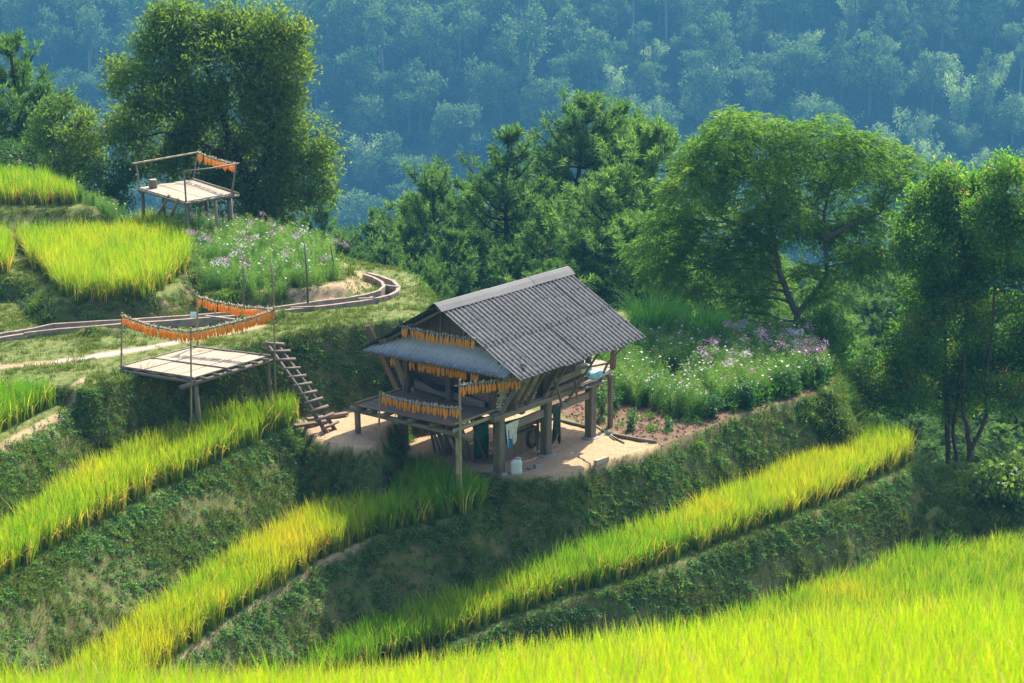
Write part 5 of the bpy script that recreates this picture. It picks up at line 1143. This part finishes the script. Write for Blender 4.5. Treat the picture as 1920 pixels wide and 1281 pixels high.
# far forest
def far_crown(seed, kind):
    rng = np.random.default_rng(seed); mb = MB(); lumps = []
    if kind == 'broad':
        H_ = 15; nl = 15
        for i in range(nl): a = rng.uniform(0, 6.28); r = 4.3*math.sqrt(rng.uniform()); z = H_*(.45+.47*rng.uniform())*(1-.02*r*r/3); q = rng.uniform(1.3, 2.5); lumps.append([r*math.cos(a), r*math.sin(a), z, q, q, q*.75])
        n, per, lf, mk = 330, 7, .62, 'bg_leaf'
    elif kind == 'slim':
        H_ = 20; 
        for i in range(11): a = rng.uniform(0, 6.28); r = 2.8*math.sqrt(rng.uniform()); q = rng.uniform(1.1, 2.0); lumps.append([r*math.cos(a), r*math.sin(a), H_*(.66+.32*rng.uniform()), q, q, q*.7])
        n, per, lf, mk = 230, 7, .55, 'bg_leaf'
    elif kind == 'bamboo':
        H_ = 13
        for i in range(17):
            a = rng.uniform(0, 6.28); L = rng.uniform(1.5, 5.5); hh = H_*rng.uniform(.6, 1.05)
            for s_ in np.linspace(.35, 1.0, 6):
                lumps.append([math.cos(a)*L*s_**2.2, math.sin(a)*L*s_**2.2, hh*(s_-.22*s_**4), .95*(1.25-s_*.6), .95*(1.25-s_*.6), 1.0])
        n, per, lf, mk = 520, 6, .5, 'bamboo_leaf'
    else:
        H_ = 19
        for i in range(20): f = i/20; a = rng.uniform(0, 6.28); r = 3.0*(1-f)**.8*rng.uniform(.3, 1); lumps.append([r*math.cos(a), r*math.sin(a), H_*(.28+.7*f), 1.5*(1-f)+.5, 1.5*(1-f)+.5, .8])
        n, per, lf, mk = 330, 7, .45, 'bg_leaf'
    pale = kind == 'slim'
    mb.tube([(0,0,-4), (.2,.1,H_*.3), (0,.2,H_*.62), (.1,0,H_*.9)], [.38, .3, .22, .08], 6)
    for L in lumps[:9]: mb.tube([(0,.1,H_*.45), tuple(np.array(L[:3])*[.5,.5,.92]), tuple(L[:3])], [.14,.09,.05], 4, cap=False)
    cl, d, k = lump_clusters(lumps, n, rng, .6, .45); N_ = n*per; C_ = np.repeat(cl, per, 0)+rng.normal(size=(N_, 3))*lf*.55; AX = np.repeat(d, per, 0)+rng.normal(size=(N_, 3))*.8
    if kind == 'bamboo': AX[:, 2] -= .9
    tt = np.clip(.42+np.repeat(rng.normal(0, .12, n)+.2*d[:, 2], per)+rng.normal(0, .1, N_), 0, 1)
    V, Fq = leaf_quads(C_, AX, lf*rng.uniform(.6, 1.3, N_), .6 if kind != 'bamboo' else .35, rng)
    return mb.mesh('trunk', M['bark_pale' if pale else 'bark_grey'], smooth=True), mesh_np('crown', V, Fq, [M[mk]], {'tint': np.repeat(tt, 4)})
FAR = {'broad': [far_crown(s_, 'broad') for s_ in range(201, 206)], 'slim': [far_crown(s_, 'slim') for s_ in (211, 212)], 'bamboo': [far_crown(s_, 'bamboo') for s_ in (221, 222, 223)], 'conifer': [far_crown(s_, 'conifer') for s_ in (231, 232)]}
LBL = {'broad': ('round-crowned broadleaf tree in the blue haze of the far slope', 'far_broadleaf_tree', 'broadleaf trees on the far slope'), 'slim': ('tall tree with a bare pale trunk on the far slope', 'far_slender_tree', 'pale-trunked trees on the far slope'),
       'bamboo': ('arching pale green bamboo grove on the far slope', 'far_bamboo_grove', 'bamboo groves on the far slope'), 'conifer': ('dark pointed conifer on the hazy far slope', 'far_conifer', 'conifers on the far slope')}
rng = np.random.default_rng(77); cnt = 0
for yy in np.arange(583, 728, 9.6):
    for xx in np.arange(-.27*yy, .27*yy, 12.2):
        x = xx+rng.uniform(-5.2, 5.2); y = yy+rng.uniform(-4.2, 4.2); z = H1(x, y); u, v = px_of(np.array([x, y, z+13]))
        if not (-120 < u < 2040 and -60 < v < 720): continue
        if v > 640 and 700 < u < 1300: continue
        bam = 1/(1+math.exp(-((u-1300)/160))) * (1 if v > 40 else .2) * (1 if v < 420 else .6)*.75 + (.35 if (560 < u < 800 and 250 < v < 460) else 0); q = rng.uniform()
        kind = 'bamboo' if q < bam else ('slim' if q > .93 else ('conifer' if (q > .86 or (v < 60 and q > .45 and u > 1000)) else 'broad'))
        zone = ('behind the big broadleaf tree' if u < 640 else 'left of the pines' if u < 1000 and v > 200 else 'at the top centre' if u < 1240 else 'above the feathery tree' if u < 1680 else 'in the upper right corner')
        t_ = thing(LBL[kind][1], LBL[kind][0].replace(' in the blue haze of the far slope', '').replace(' on the hazy far slope', '').replace(' on the far slope', '')+' on the far slope, '+zone, 'tree', (x, y, z-.3), LBL[kind][2]+' '+zone); s_ = 1.42*rng.uniform(.6, 1.12)*(1.05 if kind == 'broad' else 1); t_.scale = (s_*rng.uniform(.85, 1.15), s_, s_*rng.uniform(.85, 1.2)); t_.rotation_euler = (0, 0, rng.uniform(0, 6.28))
        for nm, me in zip(('trunk', 'crown'), FAR[kind][rng.integers(len(FAR[kind]))]): link(bpy.data.objects.new(nm, me), t_)
        cnt += 1
print('far trees', cnt)
make_lib('farbush', [lib_mesh('undergrowth', [leaf_ball(150, 2.6, 2.4, .8, .6, .4)], [M['under']]) for _ in range(4)])
X = rng.uniform(-200, 200, 5200); Y = rng.uniform(565, 740, 5200); Z = height(X, Y)[0]; u, v = px_of(np.stack([X, Y, Z], 1)); ok = (u > -60) & (u < 1980) & (v > -60) & (v < 760)
X, Y, Z = X[ok], Y[ok], Z[ok]; k = len(X); instancer('undergrowth', 'farbush', np.stack([X, Y, Z-.4], 1), upright(k, .2, rng), rng.uniform(.6, 1.7, k), rng.uniform(.0, .6, k), 'low jungle growth between the trees of the far slope', 'undergrowth')

# ------------------------------------------------------------------ tall grass clumps
def cane_clump(label, px_, py_, Yoff, n, hgt, rad, seed):
    rng = np.random.default_rng(seed); c = at(px_, py_, 0.0); c[2] = H1(c[0], c[1]); V = []; Fq = []; tt = []
    t_ = thing('tall_grass_clump', label, 'tall grass', tuple(c)); mb = MB()
    for k in range(n):
        a = rng.uniform(0, 6.28); r = rad*math.sqrt(rng.uniform()); h_ = hgt*rng.uniform(.55, 1.1); a2 = a+rng.uniform(-.6, .6); out = h_*rng.uniform(.15, .75); dr = h_*rng.uniform(.05, .65); fa = rng.uniform(0, 3.14); w_ = rng.uniform(.022, .04); wx, wy = math.cos(fa)*w_/2, math.sin(fa)*w_/2; n0 = len(V); ti_ = rng.uniform(.15, .95)
        for s_ in range(8):
            t = s_/7; ww = (.5+.9*t) if t < .4 else max(.04, 1.3*(1-t)/.6)*.66+.02; z = h_*t*(1.15-.15*t)-dr*t**4*1.3; q = out*t**2.2
            x, y = r*math.cos(a)+math.cos(a2)*q, r*math.sin(a)+math.sin(a2)*q; V += [(x-wx*ww, y-wy*ww, z), (x+wx*ww, y+wy*ww, z)]; tt += [ti_*(.5+.5*t)]*2
        for s_ in range(7): i = n0+2*s_; Fq.append((i, i+1, i+3, i+2))
    link(bpy.data.objects.new('blades', mesh_np('blades', V, Fq, [M['cane']], {'tint': tt})), t_)
cane_clump('big clump of tall arching grass just right of the roof', 1225, 640, 0, 800, 1.95, .66, 301)
cane_clump('second clump of tall grass, right beside the big one', 1320, 648, 0, 650, 1.7, .62, 302)
cane_clump('low trailing end of tall grass toward the forked tree', 1385, 640, 0, 260, .95, .5, 303)

# ------------------------------------------------------------------ flowers
def cosmos_variant(seed, h=.9, nb=5, mk='cosmos'):
    rng = np.random.default_rng(seed); V = []; Fq = []; tv = []; hg = []; V2 = []; F2 = []
    C_ = []; AX = []
    for s_ in range(7):
        a = rng.uniform(0, 6.28); x, y = .16*math.cos(a)*rng.uniform(), .16*math.sin(a)*rng.uniform(); lx, ly = rng.uniform(-.16, .16, 2); hh = h*rng.uniform(.75, 1.15)
        for t in np.linspace(.1, 1, 12):
            for q in range(5): C_.append((x+lx*t+rng.normal()*.02, y+ly*t+rng.normal()*.02, hh*t*.95)); AX.append(np.array([rng.normal(), rng.normal(), .6+rng.uniform(0, .8)]))
        n0 = len(V2)
    C_ = np.array(C_); AX = np.array(AX); v, f = leaf_quads(C_, AX, rng.uniform(.07, .15, len(C_))*(1.15-.5*C_[:, 2]/h), .13, rng); parts = [([tuple(p) for p in v], [tuple(q) for q in f], [1.0]*len(v), list(np.repeat(rng.uniform(0, 1, len(f)), 4)))]; mats = [M[mk]]
    if nb:
        vb = []; fb = []
        for k in range(nb):
            a = rng.uniform(0, 6.28); c = np.array([.2*math.cos(a)*rng.uniform(.3, 1), .2*math.sin(a)*rng.uniform(.3, 1), h*rng.uniform(.9, 1.2)]); nn_ = np.array([rng.normal()*.5, -.3+rng.normal()*.4, .8]); nn_ /= np.linalg.norm(nn_); e1 = np.cross(nn_, [1, 0, 0.1]); e1 /= np.linalg.norm(e1); e2 = np.cross(nn_, e1); R_ = rng.uniform(.032, .046); n0 = len(vb); vb.append(tuple(c))
            for q in range(10): b_ = 2*math.pi*q/10; rr = R_*(1 if q % 2 else .62); vb.append(tuple(c+(e1*math.cos(b_)+e2*math.sin(b_))*rr+nn_*.008))
            for q in range(0, 10, 2): fb.append((n0, n0+1+(q-1) % 10, n0+1+q, n0+1+(q+1) % 10)[:4])
        parts.append((vb, fb, [1.0]*len(vb), [.5]*len(vb))); mats.append(M['blossom'])
    return lib_mesh('flower_plant', parts, mats)
def cleome_variant(seed, h=1.0):
    rng = np.random.default_rng(seed); v, f, hg, tv = leaf_ball(60, .20, h*.75, .11, .35, .3, 0.05, rng); C_ = rng.normal(size=(60, 3))*[.07, .07, .05]+[0, 0, h]; w_, g_ = leaf_quads(C_, C_-[0, 0, h-.02], rng.uniform(.03, .055, 60), .5, rng)
    return lib_mesh('cleome_plant', [(v, f, hg, tv), ([tuple(p) for p in w_], [tuple(q) for q in g_], [1.]*len(w_), [.5]*len(w_))], [M['cosmos'], M['blossom']])
make_lib('cosmos', [cosmos_variant(400+k, .85, (1, 1, 0, 1, 0)[k]) for k in range(5)]); make_lib('cleome', [cleome_variant(420+k) for k in range(3)])
make_lib('lowleaf', [lib_mesh('low_leaf', [leaf_ball(60, .22, .42, .11, .5, .4)], [M['weed']]) for _ in range(3)])
def bed(name, label, lib, poly_px, lev, n, seed, scl, tint, zcheck=None, mind=0.0):
    rng = np.random.default_rng(seed); poly = np.array([at(a, b, lev)[:2] for a, b in poly_px]); lo, hi = poly.min(0), poly.max(0); X = rng.uniform(lo[0], hi[0], n*6); Y = rng.uniform(lo[1], hi[1], n*6); ok = (sdist(poly, X, Y) < 0)&(fbm(X*.9, Y*.9, seed) > .36); X = X[ok][:n]; Y = Y[ok][:n]
    Z = height(X, Y)[0]; k = len(X); return instancer(name, lib, np.stack([X, Y, Z-.03], 1), upright(k, .15, rng), rng.uniform(*scl, k), tint(rng, k), label, 'flowers')
R_pal = lambda rng, k: rng.choice([.2, .3, .45, .6, .8, .89, .95, 1.0], k, p=[.10, .16, .20, .20, .14, .07, .09, .04])
garden = [(1120,700),(1200,640),(1330,650),(1450,640),(1520,660),(1552,700),(1545,728),(1450,748),(1350,782),(1300,795),(1240,770),(1180,740)]
bed('cosmos_flowers', 'white and pink feathery flowers filling the garden plot right of the hut', 'cosmos', [(1150,690),(1210,640),(1330,650),(1450,640),(1520,660),(1550,700),(1540,724),(1450,742),(1350,775),(1300,790),(1240,775),(1200,765),(1130,750)], 0.0, 980, 501, (.65, 1.05), R_pal)
bed('cleome_flowers', 'spidery mauve flower heads standing above the garden plot', 'cleome', [(1290,690),(1400,660),(1520,665),(1550,705),(1450,738),(1340,765)], 0.0, 45, 502, (.75, 1.1), lambda r_, k: r_.choice([.45, .6, .75, .95, .2], k, p=[.2, .25, .2, .25, .1]))
bed('garden_greens', 'dark leafy plants along the front and back of the flower garden', 'lowleaf', [(1330,770),(1350,735),(1450,705),(1550,690),(1548,728),(1450,750),(1360,782)], 0.0, 170, 503, (.8, 1.25), lambda r_, k: r_.uniform(.1, .45, k))
bed('garden_greens', 'leafy vegetable plants between the hut and the tall grass', 'lowleaf', [(1100,690),(1180,640),(1300,655),(1300,690),(1200,700)], 0.0, 150, 504, (.7, 1.2), lambda r_, k: r_.uniform(.3, .7, k))
kn = [(362,520),(352,480),(300,438),(255,415),(330,400),(450,425),(540,448),(600,468),(652,500),(632,522),(585,536),(530,546),(470,549),(405,545)]
bed('cosmos_flowers', 'flower meadow on the knoll in front of the upper platform', 'cosmos', kn, 3.3, 900, 505, (.45, .85), R_pal)
bed('cleome_flowers', 'mauve spidery flowers dotted over the knoll meadow', 'cleome', kn, 3.3, 50, 506, (.55, .85), lambda r_, k: r_.choice([.45, .6, .75, .95, .2], k, p=[.2, .2, .2, .25, .15]))
bed('cosmos_flowers', 'thin band of flowers between the two upper rice patches', 'cosmos', [(-20,402),(60,385),(150,388),(250,402),(360,430),(330,450),(250,425),(150,408),(60,402)], 3.7, 210, 507, (.45, .75), R_pal)
bed('garden_greens', 'scattered low green seedlings on the bare soil before the flowers', 'lowleaf', [(1090,770),(1180,772),(1330,790),(1250,822),(1130,800)], 0.0, 34, 508, (.3, .65), lambda r_, k: r_.uniform(.3, .7, k))
# single plants one can tell apart on the garden soil
def flower_plant(label, px_, py_, h, rad, n, mk, seed, blooms=0, tint0=.5, leaf=.10):
    rng = np.random.default_rng(seed); c = at(px_, py_, 0.); c[2] = H1(c[0], c[1]); t_ = thing('flowering_plant', label, 'plant', tuple(c)); mb = MB(); tips = []
    for k in range(7):
        a = rng.uniform(0, 6.28); tip = c+np.array([math.cos(a)*rad*rng.uniform(.2, .9), math.sin(a)*rad*rng.uniform(.2, .9), h*rng.uniform(.6, 1)]); mb.tube([tuple(c), tuple((c+tip)/2+[0, 0, .04]), tuple(tip)], [.012, .009, .005], 4); tips.append(tip)
    mb.obj('stems', M['flower_leaf'] if False else M['bamboo'], t_); d = rng.normal(size=(n, 3)); d /= np.linalg.norm(d, axis=1)[:, None]; f = rng.uniform(0, 1, n)
    tp_ = np.array(tips)[rng.integers(0, 7, n)]; C_ = c + (tp_-c)*f[:, None] + d*rad*.38*rng.uniform(.2, 1, (n, 1)); C_[:, 2] = np.maximum(C_[:, 2], c[2]+.03)
    leaf_object('leaves', C_, d+[0, 0, -.1], leaf*rng.uniform(.6, 1.3, n), .38 if mk != 'cosmos' else .12, 'flower_leaf', t_, tint0+rng.normal(0, .18, n), rng)
    if blooms:
        C2 = np.array(tips)[rng.integers(0, 7, blooms*5)]+np.repeat(rng.normal(size=(blooms, 3))*[rad*.5, rad*.5, .05], 5, 0)+[0, 0, .05]; V, Fq = leaf_quads(C2, rng.normal(size=(blooms*5, 3))+[0, -.3, .2], np.full(blooms*5, .05), .7, rng); off = c
        link(bpy.data.objects.new('blossoms', mesh_np('blossoms', V-off, Fq, [M['blossom_pale']])), t_)
for i, (lb, x, y, h, r_, n, lf, tn, bl_) in enumerate([
  ('small lone leafy plant on bare soil nearest the plot edge', 1182, 806, .55, .2, 260, .1, .55, 0), ('feathery shrub-like plant beside the rear hut post', 1128, 785, .95, .28, 520, .09, .6, 3), ('dark compact bush plant between the two soil rows', 1150, 770, .6, .24, 320, .1, .3, 0),
  ('round dark green mugwort-like bush at the plot edge, largest one', 1330, 782, .85, .42, 950, .11, .25, 3), ('tall feathery plant with pale tips left of the dark bushes', 1268, 782, 1.0, .3, 620, .07, .75, 6), ('low green plant at the foot of the feathery one', 1255, 806, .35, .2, 200, .09, .45, 0),
  ('dark leafy bush second from the right end of the plot', 1400, 765, .8, .4, 850, .11, .28, 4), ('dark leafy bush near the right end of the plot edge', 1475, 738, .85, .42, 850, .11, .3, 5), ('last leafy bush at the right tip of the plot', 1528, 722, .8, .36, 700, .11, .35, 5),
  ('yellowish feathery plant in the middle of the soil', 1215, 762, .8, .26, 450, .07, .8, 3), ('leafy plant just behind the rear hut post', 1122, 758, .8, .28, 430, .1, .5, 0), ('loose pale green plant with pink blooms in the plot centre', 1290, 742, 1.0, .35, 620, .08, .7, 8)]):
    flower_plant(lb, x, y, h, r_, n, 'flower', 600+i, bl_, tn, lf)
